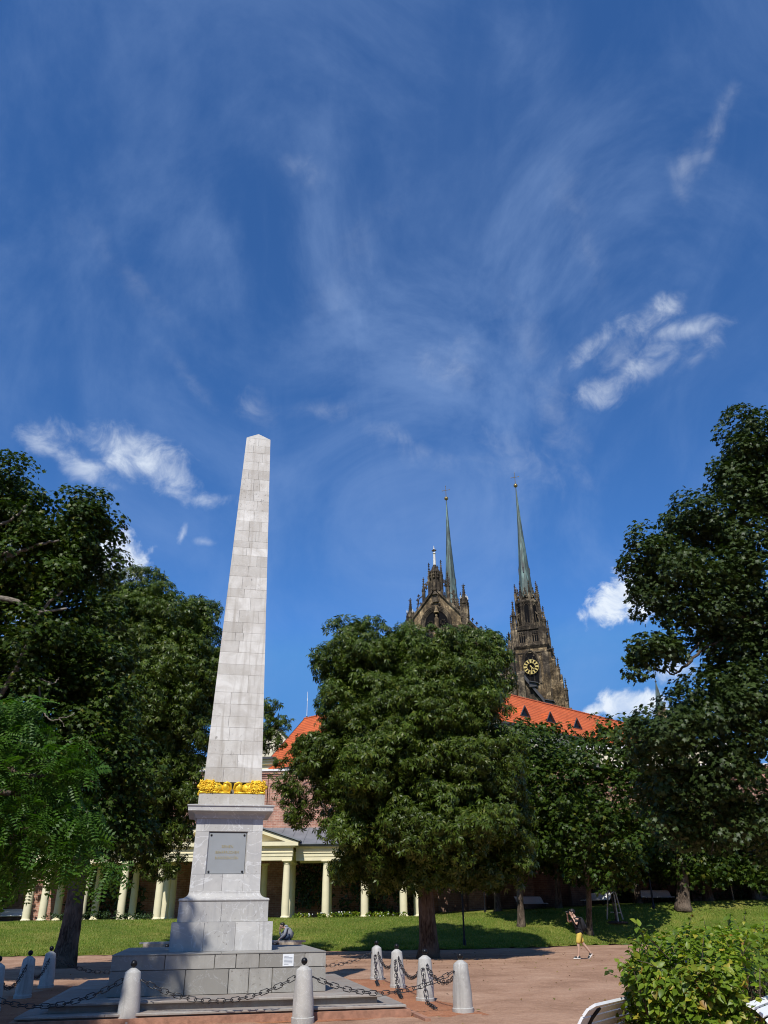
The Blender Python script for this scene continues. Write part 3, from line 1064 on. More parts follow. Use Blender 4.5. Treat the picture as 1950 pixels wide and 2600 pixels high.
def text_mesh(name, body, size, mat, parent, loc, rx=pi / 2, rz=0, ext=.002, width=None):
    cu = bpy.data.curves.new(name, 'FONT')
    cu.body = body; cu.size = size; cu.extrude = ext; cu.align_x = 'CENTER'; cu.align_y = 'CENTER'
    cu.space_character = 1.12
    cu.resolution_u = 3
    tmp = bpy.data.objects.new(name + '_tmp', cu); COL.objects.link(tmp)
    bpy.context.view_layer.update()
    dg = bpy.context.evaluated_depsgraph_get()
    me = bpy.data.meshes.new_from_object(tmp.evaluated_get(dg))
    bpy.data.objects.remove(tmp); bpy.data.curves.remove(cu)
    me.name = name
    w = max(v.co.x for v in me.vertices) - min(v.co.x for v in me.vertices)
    k = (width / w) if width else 1
    R = Matrix.Rotation(rz, 4, 'Z') @ Matrix.Rotation(rx, 4, 'X')
    me.transform(Matrix.Translation(loc) @ R @ Matrix.Diagonal((k, 1, 1, 1)))
    me.materials.clear(); me.materials.append(mat)
    return link(name, me, parent)
for body, w_, z_ in (('SEINEN', .25, 3.02), ('BEHARRLICHEN', .50, 2.905), ('BUNDESGENOSSEN', .50, 2.79)):
    text_mesh('lettering', body, .078, M['gold_letter'], plq, (-.015, -.7175, z_), width=w_)

# paper notice fixed to the base block, with its grey print
no = MB().bbox(1.20, 1.415, -2.068, -2.059, B1 - .245, B1 - .035).build('notice_plate', M['paper_white'], mon)
pr = MB()
for k in range(7):
    pr.bbox(1.225, 1.225 + (.165 if k not in (0, 6) else .09), -2.0705, -2.069, B1 - .075 - k * .023, B1 - .067 - k * .023)
pr.build('notice_print', M['print_grey'], no)

# gilded lions, one on each corner, lying along the front and the back
def make_lion():
    mb = MB()
    rs = random.Random(3)
    # body along +x, head at x=0, haunch near x=.72
    mb.ball((.30, 0, .115), .12, 14, 10, (1.9, 1.0, .95))
    mb.ball((.12, .0, .14), .155, 14, 10, (1.15, .95, .95))         # chest under the mane
    mb.ball((.59, -.030, .112), .120, 16, 10, (1.05, .62, .92))      # haunch
    mb.ball((.565, -.085, .135), .066, 14, 8, (1.0, .5, 1.0))        # knee swell
    mb.tube([(.66, -.07, .03), (.72, -.085, .10), (.69, -.10, .19), (.60, -.11, .225), (.50, -.105, .20)], [.022, .026, .026, .022, .012], 8)
    mb.tube([(.70, -.10, .02), (.52, -.11, .018), (.40, -.115, .02)], [.026, .022, .018], 8)   # folded hind paw
    mb.tube([(.10, -.10, .022), (-.06, -.115, .022), (-.13, -.11, .02)], [.03, .026, .03], 8)  # fore paw
    mb.tube([(.40, -.105, .03), (.28, -.12, .025), (.18, -.115, .03)], [.016, .02, .014], 8)   # tail laid along the flank
    # head at the end, muzzle facing outwards
    mb.ball((-.06, -.01, .17), .095, 14, 9, (.95, .95, 1.0))
    mb.ball((-.135, -.015, .145), .055, 10, 7, (1.0, .9, .8))
    # mane of curls
    for k in range(300):
        a = rs.uniform(-pi * 1.0, pi * .12); t = rs.uniform(-.12, .27)
        r = .135 + .012 * sin(t * 31 + a * 3)
        mb.ball((t, sin(a) * r * .98, .145 + cos(a) * r * .88), rs.uniform(.009, .019), 6, 4)
    for k in range(110):
        mb.ball((rs.uniform(-.14, .27), rs.uniform(-.15, -.125), rs.uniform(.035, .265)), rs.uniform(.010, .020), 6, 4)
    for k in range(26):
        mb.ball((rs.uniform(.26, .40), rs.uniform(-.125, -.11), rs.uniform(.04, .25)), rs.uniform(.008, .016), 6, 4)
    for k in range(40):
        u = rs.uniform(-.13, .70)
        mb.ball((u, -.12, rs.uniform(.006, .03)), rs.uniform(.010, .016), 6, 4)
    return mb
lion0 = make_lion()
def place_lion(mx, my):
    mb = MB()
    mb.v = [(mx * (x * .86 - .645), my * (y * .98 + .0) - my * .625, z * 1.10 + N0 + .245) for x, y, z in lion0.v]
    mb.f = lion0.f
    o = mb.build('gilded_lion', M['gilding'], mon, smooth='all')
for mx in (1, -1):
    for my in (1, -1):
        place_lion(mx, my)

# ------------------------------------------------------------------ bollards and chains
def make_bollard():
    root = thing('bollard', 'x', 'bollard')
    b = MB()
    b.lathe([(.187, .06), (.183, .30), (.155, .60), (.138, .775), (.132, .785), (.06, .835), (.030, .848)], seg=28)
    b.build('stone_post', M['stone_bollard'], root, smooth=True)
    MB().lathe([(.205, -.08), (.203, .055), (.19, .065)], seg=28).build('foot', M['stone_bollard'], root, smooth=True)
    MB().ball((0, 0, .912), .058, 18, 12).lathe([(.022, .84), (.016, .86), (.016, .875)], seg=10).build('ball_finial', M['black_iron'], root, smooth='all')
    return root

BP = [  # x, y, label
    (-4.55, 16.01, 'sunlit bollard with a black ball finial standing left of the front steps'),
    (-1.53, 16.23, 'sunlit bollard standing in front of the obelisk base below the paper notice'),
    (1.39, 17.42, 'nearest bollard of the row right of the steps, at its front corner'),
    (0.76, 19.53, 'second bollard from the front in the row right of the steps'),
    (0.21, 23.02, 'third bollard from the front in the row right of the steps'),
    (-0.35, 25.92, 'farthest bollard of the row right of the steps, nearest the lawn'),
    (-9.21, 24.31, 'farthest shaded bollard on the left, in front of the dark tree trunk'),
    (-8.60, 21.36, 'shaded bollard left of the steps, middle one of the left row'),
    (-8.02, 18.40, 'shaded bollard cut off by the left edge of the picture'),
    (-7.45, 15.55, 'bollard at the front left corner, just outside the left edge'),
]
bproto = make_bollard()
bols = []
for i, (x, y, lab) in enumerate(BP):
    o = bproto if i == 0 else copy_tree(bproto)
    o.location = (x, y, -.0); o.rotation_euler = (radians(rng.normal() * .8), radians(rng.normal() * .8), rng.uniform(0, 6))
    tag(o, lab, 'bollard', 'stone bollards around the obelisk')
    bols.append((x, y))

def link_mesh(mb, c, d, twist, L=.135, W=.078, r=.0078):
    """one elongated, eight-cornered link at c along d"""
    d = Vector(d).normalized()
    s = d.cross(Vector((0, 0, 1))).normalized()
    n = s.cross(d)
    w = (s * cos(twist) + n * sin(twist))
    hl, hw, ch = L / 2, W / 2, .024
    sh = [(-hl, -hw + ch), (-hl, hw - ch), (-hl + ch, hw), (hl - ch, hw), (hl, hw - ch), (hl, -hw + ch), (hl - ch, -hw), (-hl + ch, -hw)]
    pts = [Vector(c) + d * a + w * b for a, b in sh]
    pts.append(pts[0])
    nrm = d.cross(w).normalized()
    vs, fs = [], []
    seg = 6
    m = 8
    for i in range(m):
        p = pts[i]
        tan_ = (pts[i + 1] - pts[i - 1 if i else 7]).normalized()
        o1 = tan_.cross(nrm)
        for k in range(seg):
            a = 2 * pi * k / seg
            q = p + (o1 * cos(a) + nrm * sin(a)) * r
            vs.append(tuple(q))
    for i in range(m):
        for k in range(seg):
            fs.append((i * seg + k, i * seg + (k + 1) % seg, ((i + 1) % m) * seg + (k + 1) % seg, ((i + 1) % m) * seg + k))
    mb.add(vs, fs)

def chain(a, b, za, zb, sag, lab, group='iron chains between the bollards', floor=None):
    a = np.array([*a, za], float); b = np.array([*b, zb], float)
    d = unit((b - a)[:2])
    a[:2] += d * .165; b[:2] -= d * .165
    pts = []
    for k in range(201):
        u = k / 200
        p = a + (b - a) * u
        p[2] -= sag * 4 * u * (1 - u)
        if floor is not None: p[2] = max(p[2], floor)
        pts.append(p)
    pts = np.array(pts)
    seg = np.linalg.norm(np.diff(pts, axis=0), axis=1); s = np.concatenate([[0], np.cumsum(seg)])
    n = max(3, int(round(s[-1] / .125)))
    mb = MB()
    for k in range(n):
        q = (k + .5) / n * s[-1]
        c = [np.interp(q, s, pts[:, i]) for i in range(3)]
        e = [np.interp(min(q + .03, s[-1]), s, pts[:, i]) for i in range(3)]
        f = [np.interp(max(q - .03, 0), s, pts[:, i]) for i in range(3)]
        link_mesh(mb, c, np.array(e) - np.array(f), (pi / 4 if k % 2 else -pi / 4) + rng.normal() * .1 + .5, L=.165 if True else .1)
    for p in (a, b):     # staple in the post
        mb.ball(tuple(p), .018, 8, 6)
    o = mb.build('chain', M['chain_iron'], smooth='all')
    tag(o, lab, 'chain', group)
Zc = .66
chain(bols[9], bols[0], Zc, Zc, .36, 'iron chain running from the left picture edge to the sunlit front left bollard')
chain(bols[0], bols[1], Zc, Zc, .34, 'iron chain hanging between the two bollards in front of the steps')
chain(bols[1], bols[2], Zc, Zc, .30, 'iron chain from the bollard below the notice to the front right corner bollard')
chain(bols[2], bols[3], Zc, Zc, .26, 'iron chain between the two nearest bollards of the right row')
chain(bols[3], bols[4], Zc, Zc, .34, 'iron chain between the second and third bollards of the right row')
chain(bols[4], bols[5], Zc, Zc, .30, 'iron chain between the two farthest bollards of the right row')
mb_back = ((-3.25, 25.4))
chain(bols[5], mb_back, Zc, Zc, .30, 'iron chain running from the farthest right bollard behind the base block')
chain(bols[6], (-6.2, 24.85), Zc, Zc, .34, 'iron chain running from the farthest left bollard behind the base block')
chain(bols[7], bols[6], Zc, Zc, .34, 'shaded iron chain between the two farther left bollards')
chain(bols[8], bols[7], Zc, Zc, .36, 'shaded iron chain from the left picture edge to the middle left bollard')
# the posts behind the block that carry the two back chains
for (x, y, lab) in ((-3.25, 25.4, 'bollard hidden behind the base block, right one'), (-6.2, 24.85, 'bollard hidden behind the base block, left one')):
    o = copy_tree(bproto); o.location = (x, y, 0); tag(o, lab, 'bollard', 'stone bollards around the obelisk')
# slack second chains lying on the soil inside the right row
for i, (j, k, lab) in enumerate(((5, 4, 'slack chain trailing on the soil by the farthest right bollard'), (4, 3, 'slack chain trailing on the soil by the third right bollard'), (3, 2, 'slack chain trailing on the soil by the second right bollard'))):
    a = np.array(bols[j]); b = np.array(bols[k])
    off = np.array([-.12, -.05])
    chain(a + off * .5, b + off * 2.0 + np.array([-.25, .2]), .60, .03, .42, lab, 'slack chains lying on the red soil', floor=.025)

# red soil inside the chained square, and the low kerb stones round it
mbs = MB()
cs = [(-7.9, 15.0), (1.85, 16.95), (-.05, 26.5), (-9.75, 24.9)]
nn = 40
vs = []
for i in range(nn + 1):
    for j in range(nn + 1):
        u, v = i / nn, j / nn
        x = (cs[0][0] * (1 - u) + cs[1][0] * u) * (1 - v) + (cs[3][0] * (1 - u) + cs[2][0] * u) * v
        y = (cs[0][1] * (1 - u) + cs[1][1] * u) * (1 - v) + (cs[3][1] * (1 - u) + cs[2][1] * u) * v
        edge = min(u, v, 1 - u, 1 - v)
        x += .10 * mnoise.noise(Vector((x * 1.3, y * 1.3, 0))); y += .10 * mnoise.noise(Vector((x * 1.3, y * 1.3, 5)))
        vs.append((x, y, -.022 + .03 * min(1, edge * 12) + .012 * mnoise.noise(Vector((x * 2, y * 2, 2)))))
fs = [(i * (nn + 1) + j, (i + 1) * (nn + 1) + j, (i + 1) * (nn + 1) + j + 1, i * (nn + 1) + j + 1) for i in range(nn) for j in range(nn)]
mbs.add(vs, fs)
tag(mbs.build('ground_soil', M['red_soil'], smooth='all'), kind='structure')
kb = thing('kerb_edging', 'narrow reddish stone edging in the soil right of the steps', 'kerb', (0.62, 16.2, 0), radians(12 + 90))
for k in range(7):
    MB().box((.30 + k * 1.02, 0, .012), (1.0, .10, .05)).build('kerb_stone', M['kerb_red'], kb)

# a scatter of fallen leaves and small litter on the gravel
n = 900
x = np.concatenate([rng.uniform(-9, 9, 500), rng.normal(2, 4, 250), rng.normal(4.2, 1.6, 150)])
y = np.concatenate([rng.uniform(9, 44, 500), rng.normal(38, 4, 250), rng.normal(10.5, 2.2, 150)])
keep = (y < lawn_edge(x) - .1) & ~((np.abs(x + 3.7) < 4.2) & (np.abs(y - 19.5) < 4.4))
P = np.stack([x, y, np.full(n, .012)], 1)[keep]
Nn = unit(np.array([0, 0, 1.0]) + .25 * rng.normal(size=P.shape)); Aa = rng.normal(size=P.shape)
fl_ = leaves_mesh('fallen_leaves', P, Nn, Aa, .07 * (.6 + .7 * rng.random(len(P))), 'ovate', M['leaf_litter'], None)
tag(fl_, 'dry fallen leaves scattered over the gravel', 'leaves', kind='stuff')
plain('clock_gold', (0.58, 0.46, 0.16), 0.5, 0.2, 0.2)
plain('old_gold', (0.28, 0.21, 0.09), 0.4, 0.6, 0.2)
# ------------------------------------------------------------------ colonnade below the wall
PC = -11.0          # centre of the portico
PY = 58.0           # front line of the wings
ZB = 1.44           # floor of the colonnade
per = thing('colonnade', 'cream colonnade with a pediment and a grey metal roof below the brick wall', 'colonnade', (PC, PY, ZB))
ZE0, ZE1, ZC = 3.49, 4.33, 4.55     # architrave underside, cornice underside, cornice top (above floor)

def column(x, y, h=ZE0, r=.25):
    c = MB()
    c.lathe([(r, .14), (r * 1.0, h * .30), (r * .965, h * .6), (r * .84, h - .22), (r * .84, h - .20)], seg=20)
    o = c.build('column', M['cream_paint'], per, smooth=True)
    o.location = (x, y, 0)
    b = MB()
    b.lathe([(r * 1.28, .02), (r * 1.30, .07), (r * 1.22, .12), (r * 1.05, .15), (r, .19)], seg=20)
    b.build('base', M['cream_paint'], o, smooth=True)
    MB().box((0, 0, -.13), (r * 2.75, r * 2.75, .30)).build('plinth', M['sand_stone'], o)
    k = MB()
    k.lathe([(r * .84, h - .26), (r * .93, h - .25), (r * .93, h - .22), (r * .86, h - .21), (r * .86, h - .14), (r * 1.15, h - .07), (r * 1.15, h - .055)], seg=20)
    k.box((0, 0, h - .028), (r * 2.55, r * 2.55, .052))
    k.build('capital', M['cream_paint'], o, smooth=True)
    return o
wing = [6.8, 9.4, 12.0]
for s in (-1, 1):
    for x in wing: column(s * x, 0)
    for x in wing + [13.0]: column(s * x, 2.6)
    column(s * 4.2, -.65); column(s * 2.75, -.1) if False else None
    column(s * 4.2, 1.2); column(s * 4.2, 2.9); column(s * 2.2, 2.9)
    column(s * 13.05, .0)
MB().bbox(-14.2, 14.2, -.45, 3.9, -.30, -.03).build('floor_slab', M['sand_stone'], per)

def entab(x0, x1, y0, y1, proj=.0):
    """architrave with two fascias, frieze and cornice; a beam seen from below"""
    mb = MB()
    mb.bbox(x0, x1, y0, y1, ZE0, ZE0 + .25)
    mb.bbox(x0 - .03, x1 + .03, y0 - .035, y1 + .03, ZE0 + .25, ZE0 + .47)
    mb.bbox(x0 - .06, x1 + .06, y0 - .085, y1 + .06, ZE0 + .47, ZE0 + .53)
    mb.bbox(x0 - .02, x1 + .02, y0 - .02, y1 + .02, ZE0 + .53, ZE1 - .02)
    mb.bbox(x0 - .12, x1 + .12, y0 - .16, y1 + .12, ZE1 - .02, ZE1 + .05)
    return mb
for s in (-1, 1):
    a, b = sorted((s * 4.75, s * 13.45))
    entab(a, b, -.26, .28).build('entablature', M['cream_paint'], per)
    MB().bbox(a, b, 2.36, 2.86, ZE0, ZE1 - .1).build('rear_beam', M['cream_paint'], per)
    c = MB(); c.bbox(a - .2, b + .2, -.52, -.2, ZE1 + .05, ZE1 + .12); c.bbox(a - .25, b + .25, -.62, -.2, ZE1 + .12, ZE1 + .20)
    c.build('gutter_cornice', M['zinc_roof'], per)
    MB().bbox(a, b, .28, 2.36, ZE1 - .25, ZE1 - .13).build('ceiling_panel', M['cream_paint'], per)
entab(-4.55, 4.55, -.92, -.38).build('entablature', M['cream_paint'], per)
mb = MB()
for s in (-1, 1):
    mb.bbox(s * 4.2 - .26, s * 4.2 + .26, -.38, 3.2, ZE0, ZE1 - .05)
mb.build('side_beam', M['cream_paint'], per)
MB().bbox(-4.2, 4.2, -.38, 3.2, ZE1 - .25, ZE1 - .15).build('ceiling_panel', M['cream_paint'], per)
# pediment
PT = ZE1 + .05 + .28
hw_, rise = 4.95, 1.55
pd = MB()
pd.bbox(-hw_, hw_, -1.20, -.3, ZE1 + .05, PT - .03)
pd.build('pediment_cornice', M['cream_paint'], per)
MB().prism([(-hw_ + .7, PT - .03), (hw_ - .7, PT - .03), (0, PT + rise - .22)], -.72, -.40).build('tympanum', M['cream_paint'], per)
rk = MB()
for s in (-1, 1):
    rk.prism([(s * hw_, PT - .03), (0, PT + rise), (0, PT + rise - .27), (s * (hw_ - .85), PT - .03)], -1.18, -.35)
rk.build('raking_cornice', M['cream_paint'], per)
rf = MB()
for s in (-1, 1):
    rf.prism([(s * (hw_ + .12), PT - .02), (0, PT + rise + .045), (0, PT + rise + .13), (s * (hw_ + .16), PT + .06)], -1.30, 3.2)
rf.build('portico_roof', M['zinc_roof'], per)
# wing roofs lean against the wall, standing seams every 0.9 m
for s in (-1, 1):
    mb = MB()
    y0, y1, z0, z1 = -.66, 4.0, ZE1 + .20, ZE1 + 1.65
    x0, x1 = sorted((s * 2.0, s * 13.8))
    mb.add([(x0, y0, z0), (x1, y0, z0), (x1, y1, z1), (x0, y1, z1), (x0, y0, z0 - .04), (x1, y0, z0 - .04), (x1, y1, z1 - .04), (x0, y1, z1 - .04)],
           [(0, 1, 2, 3), (7, 6, 5, 4), (0, 4, 5, 1), (1, 5, 6, 2), (2, 6, 7, 3), (3, 7, 4, 0)])
    x = x0 + .5
    while x < x1:
        mb.add([(x - .012, y0, z0 + .003), (x + .012, y0, z0 + .003), (x + .012, y1, z1 + .003), (x - .012, y1, z1 + .003), (x - .012, y0, z0 + .035), (x + .012, y0, z0 + .035), (x + .012, y1, z1 + .035), (x - .012, y1, z1 + .035)],
               [(4, 5, 6, 7), (0, 1, 5, 4), (1, 2, 6, 5), (3, 0, 4, 7)])
        x += .9
    mb.build('metal_roof', M['zinc_roof'], per)

# ------------------------------------------------------------------ brick wall with blind arcade
WY = 62.0
ZW0, ZW1 = .6, 11.45
wall = thing('brick_wall', 'high red brick terrace wall with blind arches and a white coping', 'wall', (0, WY, 0))
MB().bbox(-46, 46, 0, 1.2, ZW0, ZW1).build('masonry', M['brick'], wall)
mb = MB()
for (dz0, dz1, p) in ((-.62, -.50, .06), (-.50, -.36, .10), (-.36, -.24, .15), (-.22, -.02, .22)):
    mb.bbox(-46, 46, -p, -.0 + .02, ZW1 + dz0, ZW1 + dz1)
mb.build('brick_cornice', M['brick'], wall)
MB().bbox(-46, 46, -.30, 1.3, ZW1 - .02, ZW1 + .13).build('coping', M['white_trim'], wall)
# blind arcade: projecting brick pilaster strips joined by round arches, with slit openings
ar = MB()
x = -44.0
za, zs = 9.05, 10.2
sl_ = MB()
cons = MB()
while x < 44:
    w_ = 1.05
    pts = []
    for k in range(11):
        a = pi * k / 10
        pts.append((x + w_ / 2 - (w_ / 2) * cos(a), zs + (w_ / 2) * sin(a) * .9))
    for k in range(10):
        (xa, z_a), (xb, z_b) = pts[k], pts[k + 1]
        ar.prism([(xa, z_a), (xb, z_b), (xb, ZW1 - .62), (xa, ZW1 - .62)], -.09, .02)
    ar.bbox(x - .16, x - .0, -.09, .02, za, ZW1 - .62)
    ar.bbox(x + w_, x + w_ + .06, -.09, .02, za, ZW1 - .62)
    cons.box((x - .05, -.06, za - .07), (.26, .2, .14))
    if int(round((x + 44) / 1.21)) % 3 == 0:
        sl_.bbox(x + .42, x + .66, -.012, .05, za + .15, zs - .05)
    x += w_ + .16
ar.build('blind_arcade', M['brick'], wall)
cons.build('corbels', M['brick_old'], wall)
sl_.build('slits', M['glass_dark'], wall)
# lower, older and rougher brickwork with buttresses on the right
lo = MB()
lo.bbox(-46, -26, -.25, .02, ZW0, 5.2)
lo.bbox(3.5, 46, -.30, .02, ZW0, 6.0)
lo.build('lower_masonry', M['brick_old'], wall)
for bx in (6.2, 9.6, 13.4, 17.6, 21.8, 26.5):
    bt = MB()
    bt.add([(bx - .6, -1.5, ZW0), (bx + .6, -1.5, ZW0), (bx + .6, -.28, ZW0), (bx - .6, -.28, ZW0),
            (bx - .6, -1.3, 4.2), (bx + .6, -1.3, 4.2), (bx + .6, -.28, 5.3), (bx - .6, -.28, 5.3)],
           [(0, 1, 5, 4), (1, 2, 6, 5), (2, 3, 7, 6), (3, 0, 4, 7), (4, 5, 6, 7)])
    bt.build('buttress', M['brick_old'], wall)

# ------------------------------------------------------------------ houses above the wall
def roofed(name, label, cat, p0, p1, halfw, zr, slope, zwall0, mat_wall, gable0=True, gable1=True, dormers=(), side=1):
    """ridge from p0 to p1 (x, y) at height zr; side = which long side faces the park"""
    p0 = np.array(p0, float); p1 = np.array(p1, float)
    L_ = float(np.linalg.norm(p1 - p0)); a = atan2(p1[1] - p0[1], p1[0] - p0[0])
    root = thing(name, label, cat, (p0[0], p0[1], 0), a)
    ze = zr - halfw * slope
    MB().bbox(.25, L_ - .25, -halfw + .45, halfw - .45, zwall0, ze - .15).prism([(-halfw + .45, ze - .15), (halfw - .45, ze - .15), (0, zr - .5)], .25, L_ - .25, 'x').build('wall', M[mat_wall], root)
    rf = MB()
    th = .14
    for s in (-1, 1):
        rf.prism([(s * halfw, ze), (0, zr), (0, zr - th), (s * (halfw - .05), ze - th)], 0, L_, 'x')
    roof = rf.build('roof', M['roof_tile'], root)
    rd = MB()
    x = .05
    while x < L_ - .3:
        rd.tube([(x, 0, zr - .02), (x + .36, 0, zr + .02)], [.11, .125], 8)
        x += .38
    rd.build('ridge', M['ridge_tile'], roof)
    ev = MB()
    for s in (-1, 1):
        ev.bbox(0, L_, s * halfw - .10, s * halfw + .08, ze - .22, ze - .06)
        y0, y1 = sorted((s * (halfw - .06), s * (halfw - .50)))
        ev.bbox(0, L_, y0, y1, ze - .34, ze - .18)
    ev.build('gutter', M['dark_eave'], roof)
    vg = MB()
    for xe in ((0,) if gable0 else ()) + ((L_,) if gable1 else ()):
        for s in (-1, 1):
            vg.prism([(s * (halfw + .02), ze - .02), (0, zr + .05), (0, zr - .22), (s * (halfw - .15), ze - .22)], xe - .05, xe + .05, 'x')
    if vg.v: vg.build('verge', M['dark_eave'], roof)
    for dx, t in dormers:
        s = -side
        yb = s * (halfw * t); zb = zr - halfw * t * slope
        dh, dw = 1.0, .70
        yb2 = yb - s * (dh / slope)
        d = MB()
        # little saddle roof running back into the slope
        apex = (dx, yb + s * .08, zb + dh); back = (dx, yb2 - s * .05, zb + dh)
        for q in (-1, 1):
            e0 = (dx + q * dw, yb + s * .08, zb + .02); e1 = (dx + q * dw, yb - s * .02, zb + .02)
            d.add([apex, back, e1, e0], [(0, 1, 2, 3)])
            off = (0, 0, -.06)
        dm = d.build('dormer', M['roof_tile'], roof)
        g = MB()
        g.add([(dx - dw * .84, yb + s * .0, zb + .03), (dx + dw * .84, yb, zb + .03), (dx, yb, zb + dh * .86)], [(0, 1, 2)])
        g.build('pane', M['glass_dark'], dm)
        fr = MB()
        for q in (-1, 1):
            fr.tube([(dx + q * dw, yb + s * .09, zb + .02), (dx, yb + s * .09, zb + dh)], .05, 5)
        fr.tube([(dx - dw, yb + s * .09, zb + .0), (dx + dw, yb + s * .09, zb)], .04, 5)
        fr.build('frame', M['dark_eave'], dm)
    return root

cor = at(1185, 1738, 72)
def same_z(x, y, z):
    d = ray(x, y); k = (z - EYE) / d[2]
    return d * k + np.array([0, 0, EYE])
zr_ = float(cor[2])
Lp = same_z(773, 1825, zr_); Rp = same_z(1538, 1825, zr_)
dR = unit(Rp[:2] - cor[:2]); R_end = Rp[:2] + dR * 5.5
LR = float(np.linalg.norm(R_end - cor[:2]))
def along(px, py):      # distance along the right ridge of a pixel, measured on the eave side
    best = None
    for k in np.linspace(0, LR, 400):
        for t in (0.55,):
            nn = np.array([dR[1], -dR[0]])
            P = np.array([*(cor[:2] + dR * k + nn * 4.0 * t), zr_ - 4.0 * t])
            q = P - np.array([0, 0, EYE])
            f_ = q[1] * cos(PITCH) + q[2] * sin(PITCH)
            X = PW / 2 + FPX * q[0] / f_
            if best is None or abs(X - px) < best[0]: best = (abs(X - px), k)
    return best[1]
dorm = [(along(px, 0), .70) for px in (1312, 1377, 1445, 1505)]
res = roofed('residence', 'long cream building with a bright orange tile roof and triangular dormers below the cathedral', 'building',
             cor[:2], R_end, 4.0, zr_, 1.0, 10.0, 'cream_wall', False, True, dorm, side=1)
# second wing of the same L-shaped building, seen left of the big chestnut
dL = unit(Lp[:2] - cor[:2]); LL = float(np.linalg.norm(Lp[:2] - cor[:2]))
wing_l = roofed('residence_wing', 'orange tiled roof with a dark verge between the obelisk and the big chestnut', 'building',
                cor[:2], Lp[:2], 6.2, zr_, 1.0, 10.0, 'cream_wall', False, True, (), side=-1)
for k in range(9):
    x = 2 + k * 2.8
    for zt_ in (5.5, 8.5):
        w_ = MB().bbox(x, x + 1.0, -3.58, -3.50, zr_ - zt_ - 1.7, zr_ - zt_).build('window', M['glass_dark'], res)
        MB().bbox(x - .12, x + 1.12, -3.68, -3.5, zr_ - zt_ - 1.85, zr_ - zt_ - 1.72).build('sill', M['white_trim'], w_)
an = thing('antenna', 'thin pale radio mast on the end of the orange roof ridge', 'antenna', tuple(Lp))
a_ = MB(); a_.tube([(.25, 0, -.4), (.25, 0, 2.95)], [.035, .018], 6); a_.tube([(.25, 0, 1.9), (.25, 0, 2.2)], .045, 6)
a_.build('mast', M['white_trim'], an)
mbx = MB(); mbx.box((.25, 0, .12), (.16, .16, .3)); mbx.build('bracket', M['dark_eave'], an)

# cream gabled house right behind the obelisk
hA = at(700, 1838, 95)
house = thing('gabled_house', 'cream house gable with a dark roof edge showing right beside the obelisk shaft', 'house', (hA[0], 95, 0), radians(6))
hz_ = float(hA[2])
MB().bbox(-5.5, 5.5, 0, 12, 10, hz_ - 5.6).prism([(-5.5, hz_ - 5.6), (5.5, hz_ - 5.6), (0, hz_ - .25)], 0, 12).build('wall', M['cream_wall'], house)
mb = MB()
for s in (-1, 1):
    mb.prism([(s * 5.9, hz_ - 6.05), (0, hz_), (0, hz_ - .22), (s * 5.7, hz_ - 6.1)], -.25, 12.2)
mb.build('roof', M['slate'], house)
# lower cream cornice with a small pediment above the wall
pA = at(668, 1930, 84)
ph = thing('terrace_house', 'low cream house with a dark cornice just above the brick wall by the obelisk', 'house', (pA[0] - 6, 80, 0), 0)
pz = float(at(690, 1925, 80)[2])
MB().bbox(-6, 7.6, 0, 5, 10.2, pz - .35).build('wall', M['cream_paint'], ph)
mb = MB(); mb.bbox(-6.3, 7.8, -.25, 5, pz - .62, pz - .40); mb.bbox(-6.5, 7.9, -.40, 5, pz - .38, pz - .18); mb.build('cornice', M['cream_paint'], ph)
MB().prism([(-7, pz - .16), (8.1, pz - .16), (7.9, pz + .05), (-6.8, pz + .05)], -.6, 5).build('eave', M['dark_eave'], ph)

# pale house glimpsed through the trees on the right
rh = thing('pale_house', 'pale house wall glimpsed through the dense trees right of the tower', 'house', (19.5, 67, 0), radians(-4))
zph = float(at(1560, 1893, 67)[2])
MB().bbox(-5, 9, 0, 6, 10, zph - .3).build('wall', M['cream_wall'], rh)
MB().bbox(-5.2, 9.2, -.25, 6, zph - .3, zph).build('eave', M['white_trim'], rh)
for k in range(4): MB().bbox(-3.6 + k * 3.2, -2.5 + k * 3.2, -.02, .1, zph - 3.2, zph - 1.6).build('window', M['glass_dark'], rh)

# far slender turret to the right
tA = at(1671, 1722, 200); tB = at(1675, 1790, 200)
tw = thing('church_turret', 'small distant pointed green turret above the trees on the right', 'turret', (float(tB[0]), 200, 0))
MB().box((0, 0, 30), (2.0, 2.0, 36)).build('shaft', M['gothic_tan'], tw)
MB().lathe([(1.15, 48), (1.0, 48.6), (.42, 52.4), (.10, 54.4)], seg=8).build('spire', M['patina_copper'], tw)
c_ = MB().ball((0, 0, 54.6), .26); c_.tube([(0, 0, 54.4), (0, 0, 57.2)], .06, 5); c_.tube([(-.45, 0, 56.4), (.45, 0, 56.4)], .05, 5)
c_.build('cross_finial', M['dark_eave'], tw)

# ------------------------------------------------------------------ cathedral
CR = radians(-19)
LT = at(608, 1266 - 0, 187.8)
LTC = at(1133, 1266, 187.8)
cath = thing('cathedral', 'dark gothic cathedral with two needle spires, a clock and a pinnacled gable', 'cathedral', (float(LTC[0]), 187.8, 0), CR)
ca, sa = cos(CR), sin(CR)
def loc(P):
    d = np.array(P[:2], float) - np.array([LTC[0], 187.8])
    return np.array([d[0] * ca + d[1] * sa, -d[0] * sa + d[1] * ca])
RT = at(1309, 1233, 181.0)
rt_l = loc(RT)
ZT = float(RT[2])           # height of the ball

